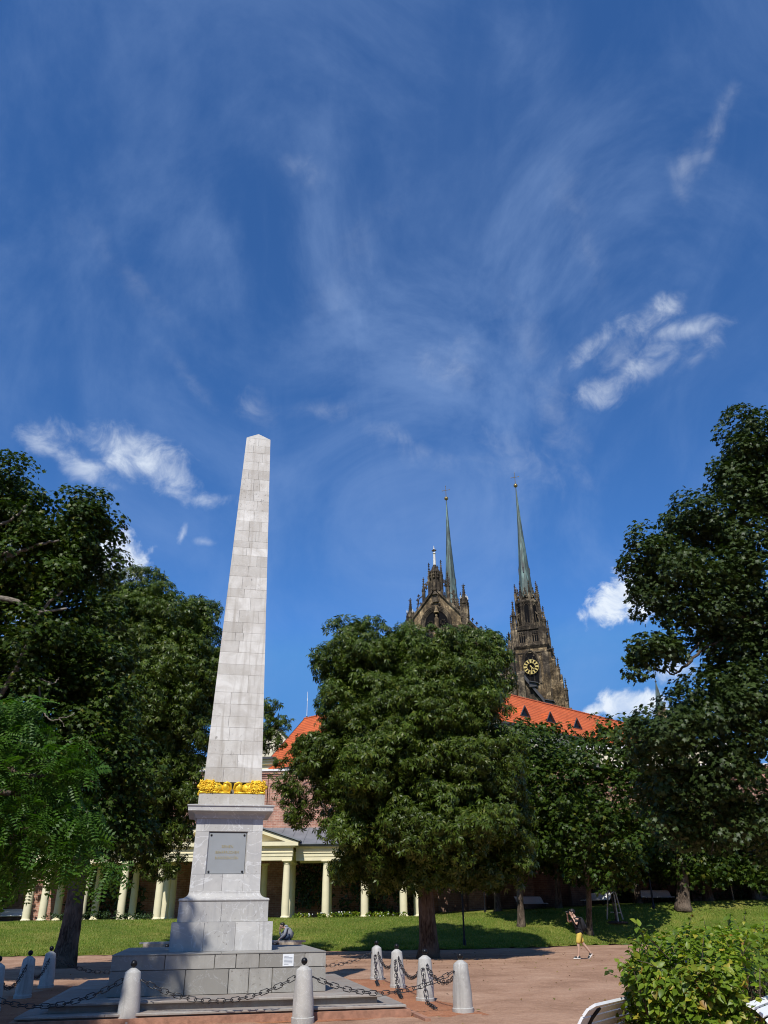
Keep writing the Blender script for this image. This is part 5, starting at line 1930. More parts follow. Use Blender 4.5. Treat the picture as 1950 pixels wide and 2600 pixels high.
# the big horse chestnut in the middle
tb = atz(1087, 2432, 0.0)
Yc = float(tb[1])
ch = [lobe(915, 1672, Yc, 98, 100), lobe(1085, 1690, Yc - .2, 122, 94), lobe(1200, 1700, Yc + .5, 90, 105), lobe(940, 1800, Yc - .8, 125, 95), lobe(1130, 1790, Yc - 1.6, 140, 105),
      lobe(872, 1925, Yc - .6, 112, 100), lobe(1010, 1945, Yc - 2.2, 160, 120), lobe(1190, 1935, Yc - 1.2, 135, 125), lobe(805, 1915, Yc, 42, 52),
      lobe(955, 2110, Yc - 1.6, 125, 95), lobe(1110, 2095, Yc - 2.6, 150, 105), lobe(1240, 2075, Yc - .8, 112, 105), lobe(1285, 2130, Yc + .2, 65, 70),
      lobe(960, 2195, Yc - .9, 95, 50), lobe(1080, 2205, Yc - 1.5, 120, 48), lobe(1235, 2195, Yc - .5, 105, 52), lobe(1030, 1780, Yc + 2.2, 180, 150), lobe(1050, 2020, Yc + 2.4, 230, 150)]
tc_ = tree('chestnut_tree', 'large round horse chestnut in full leaf standing alone in the middle', tuple(tb), ch, 'chestnut', 'leaf_chestnut', .24,
           th=(tb[0] + .05, tb[1], 4.6), tr=(.36, .27), clump=.56, dens=1.3, per=27, droop=.85, upb=.40, fill=.9, gap=.41, nl=12)
# its drooping side spray in front of the brick wall
sp_lobes = [lobe(735, 1965, Yc - .2, 40, 42), lobe(762, 2045, Yc - .3, 46, 42), lobe(760, 2075, Yc, 24, 22), lobe(725, 1930, Yc, 28, 22)]
crown(tc_, sp_lobes, 'chestnut', M['leaf_chestnut'], .20, clump=.30, dens=.75, per=10, droop=.9, upb=.35, fill=.1, gap=.36, name='side_spray')
for (a, b) in (((800, 1935), (735, 1965)), ((840, 2010), (762, 2050)), ((800, 1960), (725, 1930))):
    limb(tc_, [at(*a, Yc - .4), at((a[0] + b[0]) / 2, (a[1] + b[1]) / 2 - 6, Yc - .3), at(*b, Yc - .2)], .05, .015, M['bark'], name='twig', seg=5)
for pts in (((1080, 2230), (1040, 2030), (990, 1830), (930, 1690)), ((1080, 2230), (1110, 2010), (1150, 1840), (1190, 1730)), ((1060, 1990), (1075, 1800), (1085, 1660)), ((1100, 1900), (1165, 1790), (1180, 1690))):
    limb(tc_, [at(*p, Yc - (.0 if i == 0 else .6)) for i, p in enumerate(pts)], .16, .03, M['bark'], wob=.05)

# left: horse chestnut behind the obelisk
ltb = atz(156, 2456, 0.0)
lb = tuple(ltb)
lc = [lobe(330, 1530, 37, 85, 85), lobe(405, 1590, 36, 95, 90), lobe(490, 1585, 37, 55, 58), lobe(300, 1640, 35.5, 115, 110), lobe(430, 1720, 35.5, 115, 110), lobe(510, 1690, 37, 40, 95),
      lobe(330, 1820, 35, 130, 120), lobe(460, 1850, 36, 80, 110), lobe(340, 1990, 35.5, 120, 100), lobe(440, 2010, 36, 70, 90), lobe(395, 2120, 36, 80, 60), lobe(300, 2110, 36, 80, 70),
      lobe(545, 1740, 38.5, 45, 80)]
tl = tree('chestnut_tree', 'glossy horse chestnut on a rough leaning trunk, its crown reaching the obelisk from the left', lb, lc, 'chestnut', 'leaf_chestnut', .23, th=tuple(at(218, 2150, 34.2)), tr=(.37, .30),
          clump=.55, dens=1.25, per=26, droop=.85, upb=.40, fill=.8, gap=.40, nl=8)
sp2 = [lobe(690, 1796, 38.5, 26, 16), lobe(712, 1838, 38.5, 26, 15), lobe(685, 1835, 38.5, 22, 24), lobe(690, 1880, 38.3, 34, 22), lobe(665, 1850, 38.5, 22, 60), lobe(420, 2190, 36, 40, 40), lobe(455, 2140, 36.4, 30, 50), lobe(395, 2200, 35.6, 34, 36)]
crown(tl, sp2, 'chestnut', M['leaf_chestnut'], .20, clump=.22, dens=.55, per=5, droop=.8, upb=.35, fill=.06, gap=.30, name='side_spray')
for pts in (((600, 1900), (670, 1850), (705, 1800)), ((640, 1880), (690, 1850), (715, 1835)), ((620, 1900), (680, 1890), (712, 1882))):
    limb(tl, [at(*p, 38.5) for p in pts], .06, .012, M['bark'], name='twig', seg=5)

# left: tall dark maple whose trunk stands just outside the frame
ml = [lobe(15, 1260, 24, 75, 85), lobe(75, 1340, 24, 85, 60), lobe(205, 1300, 24.5, 75, 42), lobe(160, 1370, 24.5, 130, 70), lobe(255, 1345, 24.8, 48, 42), lobe(60, 1470, 24, 150, 90), lobe(215, 1440, 25, 75, 65),
      lobe(60, 1640, 24, 150, 110), lobe(190, 1640, 25.5, 130, 110), lobe(230, 1760, 25.5, 130, 95), lobe(60, 1800, 24.5, 150, 120), lobe(225, 1890, 25, 120, 90), lobe(290, 1960, 26, 95, 80), lobe(80, 1960, 25, 150, 110),
      lobe(215, 2060, 26, 110, 80), lobe(290, 2110, 26.5, 75, 60), lobe(-120, 1450, 24, 130, 230), lobe(-140, 1850, 24, 150, 220)]
tm_ = tree('maple_tree', 'tall dark maple at the left edge with bare pale limbs showing', (-13.6, 23.5, 0), ml, 'maple', 'leaf_maple', .155, th=(-13.5, 23.6, 6.5), tr=(.38, .28), bark='bark_pale',
           clump=.50, dens=1.15, per=46, droop=.25, upb=.85, fill=.9, gap=.39, nl=0)
for pts, r0, r1 in ((((-160, 1500), (-40, 1415), (40, 1405), (90, 1385), (150, 1372)), .12, .03), (((-120, 1480), (10, 1420), (60, 1400)), .10, .04), (((-160, 1560), (0, 1520), (95, 1552), (170, 1545)), .13, .03),
                    (((-100, 1900), (40, 1700), (100, 1560), (160, 1500)), .10, .03), (((100, 1722), (105, 1790), (130, 1828), (190, 1815)), .035, .012), (((102, 1725), (135, 1735), (150, 1720)), .025, .01), (((80, 1775), (65, 1800), (68, 1830)), .02, .01), (((150, 1822), (165, 1845)), .02, .008),
                    (((-150, 1300), (0, 1330), (70, 1280)), .09, .03)):
    limb(tm_, [at(*p, 23.2) for p in pts], r0, r1, M['bark_pale'], wob=.015)

# left front: feathery locust reaching in from beyond the left edge, nearer than everything behind it
YL = 11.0
lo_ = [lobe(-28, 1930, YL, 70, 80), lobe(22, 2035, YL - .4, 100, 80), lobe(117, 1985, YL, 62, 45), lobe(157, 2065, YL + .3, 52, 42), lobe(72, 2120, YL, 105, 65), lobe(-18, 2165, YL, 95, 55), lobe(147, 2140, YL + .3, 58, 40), lobe(-138, 2020, YL, 130, 140), lobe(-38, 1835, YL, 40, 45), lobe(112, 2190, YL + .4, 60, 26), lobe(-108, 1860, YL, 80, 80)]
tlo = tree('locust_tree', 'feathery bright green locust reaching in at the left edge', (-8.9, 10.6, 0), lo_, 'locust', 'leaf_locust', .24, th=(-8.7, 10.7, 2.6), tr=(.16, .12),
           clump=.30, dens=1.15, per=13, droop=.35, upb=.8, fill=.35, gap=.30, nl=9)
frn = [lobe(202, 1905, YL, 16, 12), lobe(208, 1975, YL, 22, 16), lobe(220, 2075, YL, 22, 16), lobe(252, 2215, YL, 34, 18), lobe(202, 2200, YL, 36, 18), lobe(52, 1800, YL, 30, 20), lobe(82, 1860, YL, 40, 24), lobe(222, 2140, YL, 16, 16)]
crown(tlo, frn, 'locust', M['leaf_locust'], .24, clump=.16, dens=.8, per=7, droop=.4, upb=.8, fill=.1, gap=.3, name='side_spray')

# right: tall maple leaning into the picture from beyond the right edge
mr = [lobe(1905, 1115, 24, 75, 60), lobe(1875, 1170, 24, 50, 40), lobe(1930, 1210, 24.3, 90, 65), lobe(1870, 1250, 24, 60, 45), lobe(1780, 1330, 24, 75, 60), lobe(1860, 1360, 24.2, 90, 75), lobe(1690, 1395, 24, 78, 60), lobe(1640, 1440, 24, 52, 50),
      lobe(1745, 1450, 23.6, 95, 70), lobe(1880, 1480, 24, 95, 85), lobe(1680, 1530, 24, 65, 50), lobe(1780, 1560, 24, 90, 60), lobe(1625, 1670, 24, 58, 42), lobe(1695, 1635, 24, 56, 45), lobe(1900, 1600, 24.5, 80, 55),
      lobe(1850, 1680, 24.5, 80, 60), lobe(1835, 1745, 24, 50, 45), lobe(1735, 1835, 23.6, 72, 44), lobe(1810, 1810, 24, 110, 80), lobe(1910, 1800, 24.2, 90, 100),
      lobe(1700, 1870, 23.4, 100, 62), lobe(1850, 1930, 24, 125, 90), lobe(1710, 1980, 24.5, 95, 85), lobe(1830, 2060, 24.5, 120, 80), lobe(1930, 2080, 24.5, 90, 90), lobe(1715, 2090, 25, 85, 60),
      lobe(2060, 1250, 24, 120, 200), lobe(2080, 1700, 24, 140, 260)]
tmr = tree('maple_tree', 'tall maple with star shaped leaves filling the right edge', (14.8, 25.2, 0), mr, 'maple', 'leaf_maple_blue', .155, th=(14.6, 25, 6.5), tr=(.40, .30),
           clump=.48, dens=1.12, per=44, droop=.25, upb=.85, fill=.8, gap=.41, nl=0)
for pts, r0, r1 in ((((2150, 1750), (2000, 1600), (1940, 1590), (1860, 1560), (1790, 1540)), .13, .03), (((1900, 1600), (1800, 1640), (1740, 1690), (1710, 1712), (1690, 1700)), .06, .02), (((1745, 1680), (1760, 1650), (1790, 1620)), .04, .02),
                    (((2120, 1700), (2000, 1400), (1900, 1330), (1800, 1360)), .12, .03), (((2100, 1400), (1980, 1250), (1900, 1180)), .10, .03), (((2120, 2000), (2000, 1880), (1900, 1860), (1800, 1840)), .11, .03), (((1800, 2040), (1815, 2110), (1805, 2170)), .025, .01)):
    limb(tmr, [at(*p, 24.1) for p in pts], r0, r1, M['bark'], wob=.02)

# right background: bushy maples under the orange roof
def lz(x, y): return float(lawn_z(np.array(x), np.array(y)))
bgrp = 'bushy trees in front of the right wall'
b1 = [lobe(1345, 1905, 52, 75, 70), lobe(1300, 1990, 51, 80, 90), lobe(1400, 2010, 51, 90, 100), lobe(1345, 2110, 51, 100, 70), lobe(1290, 2100, 52, 60, 80), lobe(1400, 1900, 53, 50, 60)]
tree('maple_tree', 'dense dark green tree under the orange roof right beside the big chestnut', (float(at(1316, 2280, 52)[0]), 52, lz(9, 52)), b1, 'maple', 'leaf_maple', .27, th=(float(at(1320, 2180, 52)[0]), 52, 4.6), tr=(.20, .14), clump=.62, dens=1.1, per=20, upb=.8, fill=.5, gap=.3, group=None, nl=4)
b2 = [lobe(1545, 1860, 50, 60, 42), lobe(1490, 1920, 49.5, 65, 60), lobe(1565, 1930, 50, 75, 60), lobe(1500, 2020, 49, 85, 80), lobe(1590, 2030, 50, 75, 90), lobe(1480, 2110, 49, 75, 70), lobe(1560, 2130, 49, 90, 65), lobe(1625, 1900, 51, 50, 50), lobe(1520, 2205, 49, 75, 40), lobe(1580, 2200, 49.5, 60, 45), lobe(1625, 1985, 51, 50, 60)]
tree('maple_tree', 'thin crowned maple in front of the pale house, between the roof and the right maple', (float(at(1492, 2320, 51)[0]), 51, lz(11.4, 51)), b2, 'maple', 'leaf_maple', .26, th=(float(at(1490, 2200, 50)[0]), 50, 4.6), tr=(.17, .12), clump=.56, dens=.85, per=19, upb=.8, fill=.3, gap=.38, nl=9)
b3 = [lobe(1720, 2160, 56, 100, 60), lobe(1830, 2150, 57, 110, 70), lobe(1930, 2160, 57, 90, 70), lobe(1650, 2150, 58, 70, 70), lobe(1780, 2080, 57, 140, 80), lobe(1780, 2210, 55, 80, 35), lobe(1900, 2215, 56, 80, 35)]
tree('maple_tree', 'dark tree with a thick trunk standing on the lawn behind the hedge', (float(at(1738, 2330, 55)[0]), 55, lz(19, 55)), b3, 'maple', 'leaf_maple', .28, th=(float(at(1735, 2210, 55)[0]), 55, 4.6), tr=(.40, .30), clump=.7, dens=1.0, per=19, upb=.8, fill=.7, gap=.25, nl=4)
for (px, py, Y, r, lab) in ((1806, 2322, 58, .30, 'dark slimmer tree right of the thick trunk behind the hedge'), (1922, 2310, 60, .26, 'dark tree near the right edge behind the hedge')):
    x = float(at(px, py, Y)[0])
    lb_ = [lobe(px - 20, 2140, Y, 80, 60), lobe(px + 60, 2100, Y + 1, 80, 70), lobe(px + 10, 2205, Y, 60, 30)]
    tree('maple_tree', lab, (x, Y, lz(x, Y)), lb_, 'maple', 'leaf_maple', .28, th=(x, Y, lz(x, Y) + 4.2), tr=(r, r * .75), clump=.7, dens=.9, per=16, upb=.8, fill=.5, gap=.3, nl=2)
for (px, Y, lbs, lab) in ((1262, 57.5, [(1150, 2070, 75, 70), (1115, 2150, 70, 60), (1225, 2090, 80, 70), (1290, 2150, 75, 60), (1250, 2020, 80, 70), (1330, 2080, 80, 70)], 'added tree shading the brick wall just right of the big chestnut trunk'),  # extra trees added so that the brick wall behind falls into shade
                     (1420, 58, [(1400, 2140, 85, 65), (1460, 2180, 70, 50), (1430, 2060, 90, 70), (1500, 2100, 70, 70)], 'added tree shading the buttressed wall behind the walking man'),
                     (1625, 59, [(1600, 2120, 80, 70), (1660, 2170, 75, 50), (1680, 2090, 80, 60)], 'added tree shading the wall behind the staked young tree')):
    x = float(at(px, 2300, Y)[0])
    tree('maple_tree', lab, (x, Y, lz(x, Y)), [lobe(a, b, Y, c, d) for a, b, c, d in lbs], 'maple', 'leaf_maple', .29, th=(x, Y, lz(x, Y) + 3.4), tr=(.2, .14), clump=.75, dens=1.1, per=18, upb=.8, fill=.9, gap=.2, nl=3)
# tree inside the dark corner left of the pergola and one behind the wall on the left
x = -29.0
tree('maple_tree', 'dark tree mass behind the left end of the colonnade', (x, 59.5, lz(x, 59.5)), [lobe(-40, 2080, 59.5, 100, 90), lobe(-90, 1950, 59.5, 130, 140), lobe(40, 2000, 60.5, 90, 90), lobe(0, 2190, 60, 50, 60), lobe(-30, 2250, 60, 60, 50)], 'maple', 'leaf_maple', .30, th=(x, 59.5, 5), tr=(.3, .22), clump=.8, dens=1.0, per=17, upb=.8, fill=.8, gap=.22, nl=3)

# off to the left of the photographer: the tall maple that shades the left bollards and the pedestal corner
sh_c = [((-9.35, 5.5, 15.9), (2.4, 2.4, 2.4)), ((-11.4, 4.5, 19.0), (3.3, 3.4, 3.2)), ((-11.9, 7.2, 15.2), (2.6, 2.4, 2.3)), ((-13.3, 6.0, 18.3), (3.2, 3.2, 3.0)), ((-11.4, 3.4, 14.2), (2.6, 2.4, 2.2)), ((-14.0, 9.0, 14.4), (2.8, 2.6, 2.4))]
SHADE = [(np.array(c), np.array(r)) for c, r in sh_c]
tree('maple_tree', 'tall maple just outside the left edge that shades the left bollards', (-13.0, 5.2, 0), SHADE, 'maple', 'leaf_maple', .24, th=(-12.6, 5.4, 10.5), tr=(.42, .28), clump=.6, dens=1.5, per=22, upb=.8, fill=1.6, gap=.12, nl=6)

# young staked tree on the lawn
yx = float(at(1562, 2322, 53.5)[0]); yy_ = 53.5; yz = lz(yx, yy_)
yt = tree('young_tree', 'slim young tree held by pale stakes on the right lawn', (yx, yy_, yz), [lobe(1556, 2190, 53.5, 42, 34), lobe(1545, 2222, 53.5, 34, 22)], 'maple', 'leaf_maple', .2, th=(yx - .1, yy_, yz + 2.6), tr=(.05, .03), clump=.4, dens=.9, per=14, upb=.8, fill=.3, gap=.3, nl=2)
stk = thing('tree_stakes', 'three pale wooden stakes with a cross bar round the young tree', 'stakes', (yx, yy_, yz))
for (dx, dy) in ((-.48, .35), (.55, .3), (.02, -.45)):
    MB().tube([(dx, dy, -.1), (dx * .30, dy * .45, 1.95 if dx > .1 else 2.25)], [.045, .04], 7).build('stake', M['stake_wood'], stk)
b_ = MB(); b_.tube([(-.22, .18, 1.72), (.24, .14, 1.68)], .03, 6); b_.tube([(.0, -.2, 1.70), (.24, .14, 1.68)], .03, 6); b_.tube([(-.22, .18, .55), (.46, .24, .5)], .03, 6); b_.build('cross_bar', M['stake_wood'], stk)
tag(MB().lathe([(.75, -.06), (.66, .03), (.02, .10)], (yx, yy_, yz), 18).build('soil_mound', M['soil_dark'], smooth='all'), 'dark soil ring at the foot of the staked young tree', 'soil')

# ------------------------------------------------------------------ ivy and low planting
def ivy(label, x0, x1, z0, z1, y, n, depth=.35):
    cx_ = (x0 + x1) / 2
    root = thing('ivy', label, 'ivy', (cx_, y, z0))
    m = max(4, int(n / 24))
    C = np.stack([rng.uniform(x0, x1, m), y + rng.uniform(-depth, .05, m), z0 + (z1 - z0) * rng.random(m) ** 1.1], 1)
    P, N, A = clump_leaves(C, np.full(m, .38) * (0.7 + .6 * rng.random(m)), np.array([cx_, y + 6, (z0 + z1) / 2]), 24, .6, .3, .5)
    P[:, 1] = np.minimum(P[:, 1], y + .1)
    leaves_mesh('foliage', P - np.array(root.location), N, A, .19 * (.7 + .6 * rng.random(len(P))), 'ovate', M['leaf_ivy'], root)
    st_ = MB()
    for k in range(5):
        xx_ = x0 - cx_ + (x1 - x0) * (k + .5) / 5
        st_.tube([(xx_, 0, 0), (xx_ + .2, -.05, (z1 - z0) * .4), (xx_ - .1, -.05, (z1 - z0) * .8)], [.05, .035, .015], 5)
    st_.build('stems', M['bark'], root)
IV = [('ivy curtain on the wall behind the left end columns', -22.5, -17.2, 1.4, 4.9, 61.5, 2400), ('ivy curtain on the wall between the portico columns', -7.0, -4.0, 2.2, 5.0, 61.5, 1300),
      ('ivy behind the right hand columns beside the big trunk', -3.6, 2.4, 1.4, 4.4, 61.5, 1800), ('ivy covered wall behind the right bench', 14.6, 19.5, 2.0, 5.6, 61.2, 2200), ('ivy on the buttressed wall near the right edge', 20.2, 30.0, 2.0, 5.2, 61.0, 2600), ('ivy on the wall behind the big chestnut', 6.4, 12.0, 4.4, 8.6, 61.3, 2600)]
for row in IV: ivy(*row)

def shrub(label, x, y, w, h, n, mat='leaf_hedge', size=.10, group=None, flowers=0):
    z = lz(x, y)
    root = thing('shrub', label, 'shrub', (x, y, z), 0, group)
    m = max(3, int(n / 22))
    C = np.stack([rng.uniform(-w, w, m) / 2, rng.uniform(-.3, .3, m), rng.uniform(.1, h, m)], 1)
    P, N, A = clump_leaves(C, np.full(m, .20), np.array([0, 0, -.3]), 22, .2, .5, .5)
    leaves_mesh('foliage', P, N, A, size * (.7 + .6 * rng.random(len(P))), 'ovate', M[mat], root)
    if flowers:
        f = MB()
        for k in range(flowers): f.ball((rng.uniform(-w, w) / 2, rng.uniform(-.4, .1), rng.uniform(.12, h + .12)), rng.uniform(.03, .055), 6, 4)
        f.build('blossom', M['petal_white'], root)
SH = [('low green shrub at the foot of the left end columns', -21.6, 57.0, 2.4, .35), ('low green shrub before the shaded left column', -18.9, 56.9, 2.6, .45), ('low green shrub left of the portico column', -16.6, 56.9, 2.0, .35),
      ('flowering low plants below the column right of the obelisk', -5.2, 56.9, 2.0, .22), ('flowering low plants between two right columns', -2.8, 56.9, 2.2, .25), ('flowering low plants by the last right columns', -.2, 56.9, 2.4, .22)]
for i, (lab, x, y, w, h) in enumerate(SH): shrub(lab, x, y, w, h, 420, 'leaf_ivy' if i < 3 else 'leaf_hedge', .12, 'low plants along the colonnade', 9 if i > 2 else 0)

# ------------------------------------------------------------------ clipped hedge between the two front benches
HD = unit(np.array([.58, .81])); HN = np.array([HD[1], -HD[0]])
H0 = np.array([2.95, 9.0]) + HD * .40 - HN * .17
hroot = thing('hedge', 'leafy green hornbeam hedge with some yellow leaves at lower right', 'hedge', (float(H0[0]), float(H0[1]), 0))
def hedge_pts(n, top=1.36):
    """points on the hedge's rounded outer skin (top, two flanks, near end)"""
    L = 15.0
    out, nor = [], []
    for k in range(n):
        q = rng.random()
        t = L * rng.random() ** 1.5
        hh = top + .06 * sin(t * 1.7) + .05 * sin(t * 4.1) - .18 * math.exp(-t / .45)
        w = .56 + .05 * sin(t * 2.3) + .05 * sin(t * 5.7)
        if q < .36:
            s = rng.uniform(-1, 1); u = s * w; z = hh - .10 * abs(s) ** 3; no = (0.25 * s, 1.0)
            n3 = np.array([*(HN * no[0]), no[1]]); p = np.array([*(HD * t + HN * u), z])
        elif q < .66:
            z = hh * rng.random() ** .8; u = -w * (1 - .10 * (z / hh) ** 4); p = np.array([*(HD * t + HN * u), z]); n3 = np.array([*(-HN), .35])
        elif q < .80:
            z = hh * rng.random() ** .8; u = w * (1 - .10 * (z / hh) ** 4); p = np.array([*(HD * t + HN * u), z]); n3 = np.array([*HN, .35])
        else:
            s = rng.uniform(-1, 1); z = (top - .2) * rng.random() ** .8; p = np.array([*(HD * (-.30 * (1 - s * s)) + HN * s * w), z]); n3 = np.array([*(-HD + HN * s * .4), .35])
        out.append(p); nor.append(n3)
    return np.array(out), unit(np.array(nor))
P, N0_ = hedge_pts(23000)
ndt = np.array([mnoise.noise(Vector(p * 2.6)) for p in P])
ndf = np.array([mnoise.noise(Vector(p * 6.5 + 7)) for p in P])
P = P + N0_ * (rng.uniform(-.16, .05, len(P)) + .13 * ndt + .06 * ndf)[:, None]
keep = (P[:, 2] > .02) & (ndf + ndt * .6 > -.42)
P, N0_ = P[keep], N0_[keep]
Nn = unit(N0_ * .55 + np.array([0, -.15, .55]) + .42 * rng.normal(size=P.shape))
Aa = unit(N0_ * .5 + np.array([0, 0, -.30]) + .6 * rng.normal(size=P.shape))
leaves_mesh('foliage', P, Nn, Aa, .078 * (.55 + .7 * rng.random(len(P))), 'ovate', M['leaf_hedge'], hroot)
# long shoots rising from the top and reaching out at the near end
sh = MB(); LP, LN, LA = [], [], []
for k in range(150):
    p, n_ = hedge_pts(1)
    p, n_ = p[0], n_[0]
    if k < 46:
        s = rng.uniform(-1, 1); p = np.array([*(HD * rng.uniform(-.25, .5) + HN * s * .55), rng.uniform(.35, 1.30)]); n_ = unit(np.array([*(-HD * .7 + HN * s * .5 - HN * .25), .45]))
    d = unit(n_ * .8 + np.array([0, 0, .45]) + .45 * rng.normal(size=3))
    ln = rng.uniform(.14, .36)
    q = [p - d * .12, p + d * ln * .5, p + d * ln + np.array([0, 0, -.03])]
    sh.tube(q, [.005, .004, .002], 4)
    for u in np.linspace(.12, 1, int(ln / .036)):
        c = p + d * ln * u
        side = unit(np.cross(d, [0, 0, 1]) + 1e-6) * (1 if rng.random() < .5 else -1)
        LP.append(c); LN.append(unit(np.array([0, 0, .8]) + .45 * rng.normal(size=3))); LA.append(unit(side + .5 * d + .3 * rng.normal(size=3)))
LP = np.array(LP)
leaves_mesh('shoot_leaves', LP, np.array(LN), np.array(LA), .086 * (.55 + .6 * rng.random(len(LP))), 'ovate', M['leaf_hedge'], hroot)
# low sprigs at the near foot of the hedge
LP2, LN2, LA2 = [], [], []
for (px_, pz_) in ((1600, .42), (1585, .52), (1640, .36), (1665, .62), (1560, .34)):
    b0 = H0 - HD * .15 - HN * .3
    tip = np.array(at(px_, 2560, 9.4)); tip[2] = pz_
    q0 = np.array([b0[0], b0[1], .12])
    sh.tube([q0, (q0 + tip) / 2 + [0, 0, .08], tip], [.006, .004, .002], 4)
    for u in np.linspace(.45, 1.05, 7):
        c = q0 + (tip - q0) * u + np.array([0, 0, .05 * sin(u * 3)]) + rng.normal(size=3) * .03
        LP2.append(c); LN2.append(unit(np.array([0, -.35, .8]) + .4 * rng.normal(size=3))); LA2.append(rng.normal(size=3))
leaves_mesh('sprig_leaves', np.array(LP2), np.array(LN2), np.array(LA2), np.full(len(LP2), .095), 'ovate', M['leaf_hedge'], hroot)
# inner twigs
for k in range(170):
    t = .1 + 11 * rng.random() ** 1.6; u = rng.uniform(-.42, .42)
    p = np.array([*(HD * t + HN * u), 0.0]); q = p + np.array([*(rng.normal(size=2) * .16), rng.uniform(.9, 1.25)])
    sh.tube([p, (p + q) / 2 + rng.normal(size=3) * .05, q], [.013, .009, .004], 5)
    for j in range(3):
        a = p + (q - p) * rng.uniform(.3, .9); sh.tube([a, a + np.array([*(rng.normal(size=2) * .22), .15])], [.005, .003], 4)
sh.build('twigs', M['bark'], hroot)

# unseen trees added behind the photographer to cut the fill light of the low sky
bx_ = rng.uniform(-46, 46, 260); by_ = rng.uniform(-24, -17, 260); bz_ = rng.uniform(.8, 11.5, 260)
P, N, A = clump_leaves(np.stack([bx_, by_, bz_], 1), 1.5 * (.7 + .7 * rng.random(260)), np.array([0, -40, 2.0]), 60, .3, .7, .5)
belt = leaves_mesh('added_tree_belt', P, N, A, .62 * (.7 + .6 * rng.random(len(P))), 'maple', M['leaf_maple'], None)
tag(belt, 'added belt of unseen trees behind the photographer, cutting the sky fill', 'trees', kind='stuff')
# ------------------------------------------------------------------ benches
def make_bench(L=2.3):
    root = thing('park_bench', 'x', 'bench')
    # local: x along the bench, seat faces -y, backrest rises towards +y
    prof = []
    seat = [(-.30, .405), (-.21, .425), (-.12, .42), (-.03, .40), (.06, .385)]
    back = [(.155, .44), (.205, .52), (.255, .60), (.31, .68), (.375, .755), (.455, .81)]
    def slat(y, z, ang, w=.078, t=.026):
        mb = MB().box((0, y, z), (L, w, t), 0, rx=ang)
        import bmesh
        return mb.build('slat', M['white_paint'], root)
    for k, (y, z) in enumerate(seat):
        slat(y, z, radians([18, 4, -6, -12, -6][k]))
    for k, (y, z) in enumerate(back):
        slat(y, z, radians([60, 58, 57, 54, 46, 26][k]))
    for x in (-L / 2 + .22, L / 2 - .22):
        f = MB()
        f.tube([(x, -.33, .375), (x, -.2, .405), (x, .0, .375), (x, .11, .39), (x, .205, .48), (x, .275, .59), (x, .345, .69), (x, .44, .785)], .019, 6)
        f.tube([(x, -.30, .0), (x, -.26, .2), (x, -.28, .38)], .022, 6)
        f.tube([(x, .30, .0), (x, .16, .18), (x, .02, .37)], .022, 6)
        f.tube([(x, -.27, .2), (x, .15, .19)], .013, 6)
        f.tube([(x, .19, .5), (x, .30, .55), (x, .33, .45), (x, .22, .40)], .011, 6)
        f.build('iron_support', M['black_iron'], root, smooth='all')
    return root
bp = make_bench(2.3)
def put_bench(o, c, face, lab, sc=1.0):
    """face: unit vector the seat looks towards"""
    o.location = c
    o.rotation_euler = (0, 0, atan2(-face[0] * -1, -face[1]))
    o.scale = (sc, sc, sc)
    tag(o, lab, 'bench', 'white slatted park benches')
bd = np.array([.58, .81]); bd = bd / np.linalg.norm(bd)
bn = np.array([bd[1], -bd[0]])               # to the right of the bench line
# back top edge of the first bench starts at (2.0, 9.2)
def bench_at(o, start, faces, lab):
    """start = near end of the top back edge"""
    f = np.array(faces)
    c = np.array(start) + bd * 1.15 + f * .46
    put_bench(o, (float(c[0]), float(c[1]), 0), f, lab)
bench_at(bp, (2.02, 9.15), -bn, 'white slatted bench seen from behind at the near end of the hedge')
b2_ = copy_tree(bp)
bench_at(b2_, (3.53, 9.02), bn, 'white slatted bench corner cut off by the bottom right corner of the picture')
def far_bench(px, py, Y, face, lab, sc=1.0):
    x = float(at(px, py, Y)[0])
    o = copy_tree(bp)
    f = unit(np.array(face, float))
    put_bench(o, (x, Y, lz(x, Y)), f, lab, sc)
far_bench(1515, 2300, 58.6, (-.86, -.5), 'far white bench in shade left of the staked young tree')
far_bench(1672, 2295, 59, (.25, -.97), 'far sunlit white bench right of the staked young tree')
far_bench(1352, 2305, 59.5, (.5, -.86), 'far shaded bench between the two dark trees left of the staked tree')
far_bench(22, 2318, 61.0, (.3, -.95), 'far shaded bench at the left edge beside the colonnade')

# ------------------------------------------------------------------ curved stone bench behind the monument
sb = thing('stone_bench', 'low curved stone bench on which the man sits behind the pedestal', 'bench', (-8.5, 45.3, 0))
def arc_slab(mb, r0, r1, a0, a1, z0, z1, n=26, ky=.30):
    vs, fs = [], []
    for k in range(n + 1):
        a = a0 + (a1 - a0) * k / n
        for r, z in ((r0, z0), (r1, z0), (r1, z1), (r0, z1)):
            vs.append((r * cos(a), r * sin(a) * ky, z))
    for k in range(n):
        for q in range(4):
            fs.append((k * 4 + q, k * 4 + (q + 1) % 4, (k + 1) * 4 + (q + 1) % 4, (k + 1) * 4 + q))
    fs += [(3, 2, 1, 0), (n * 4, n * 4 + 1, n * 4 + 2, n * 4 + 3)]
    mb.add(vs, fs)
mb = MB(); arc_slab(mb, 2.6, 4.25, radians(2), radians(178), .42, .50); mb.build('seat', M['marble_plinth'], sb)
for k in range(7):
    a = radians(6 + k * 28)
    mb = MB(); arc_slab(mb, 2.9, 4.05, a - radians(5), a + radians(5), -.1, .42, 4); mb.build('support', M['sand_stone'], sb)
mb = MB(); arc_slab(mb, 3.3, 3.8, radians(4), radians(176), -.1, .40); mb.build('back_course', M['sand_stone'], sb)

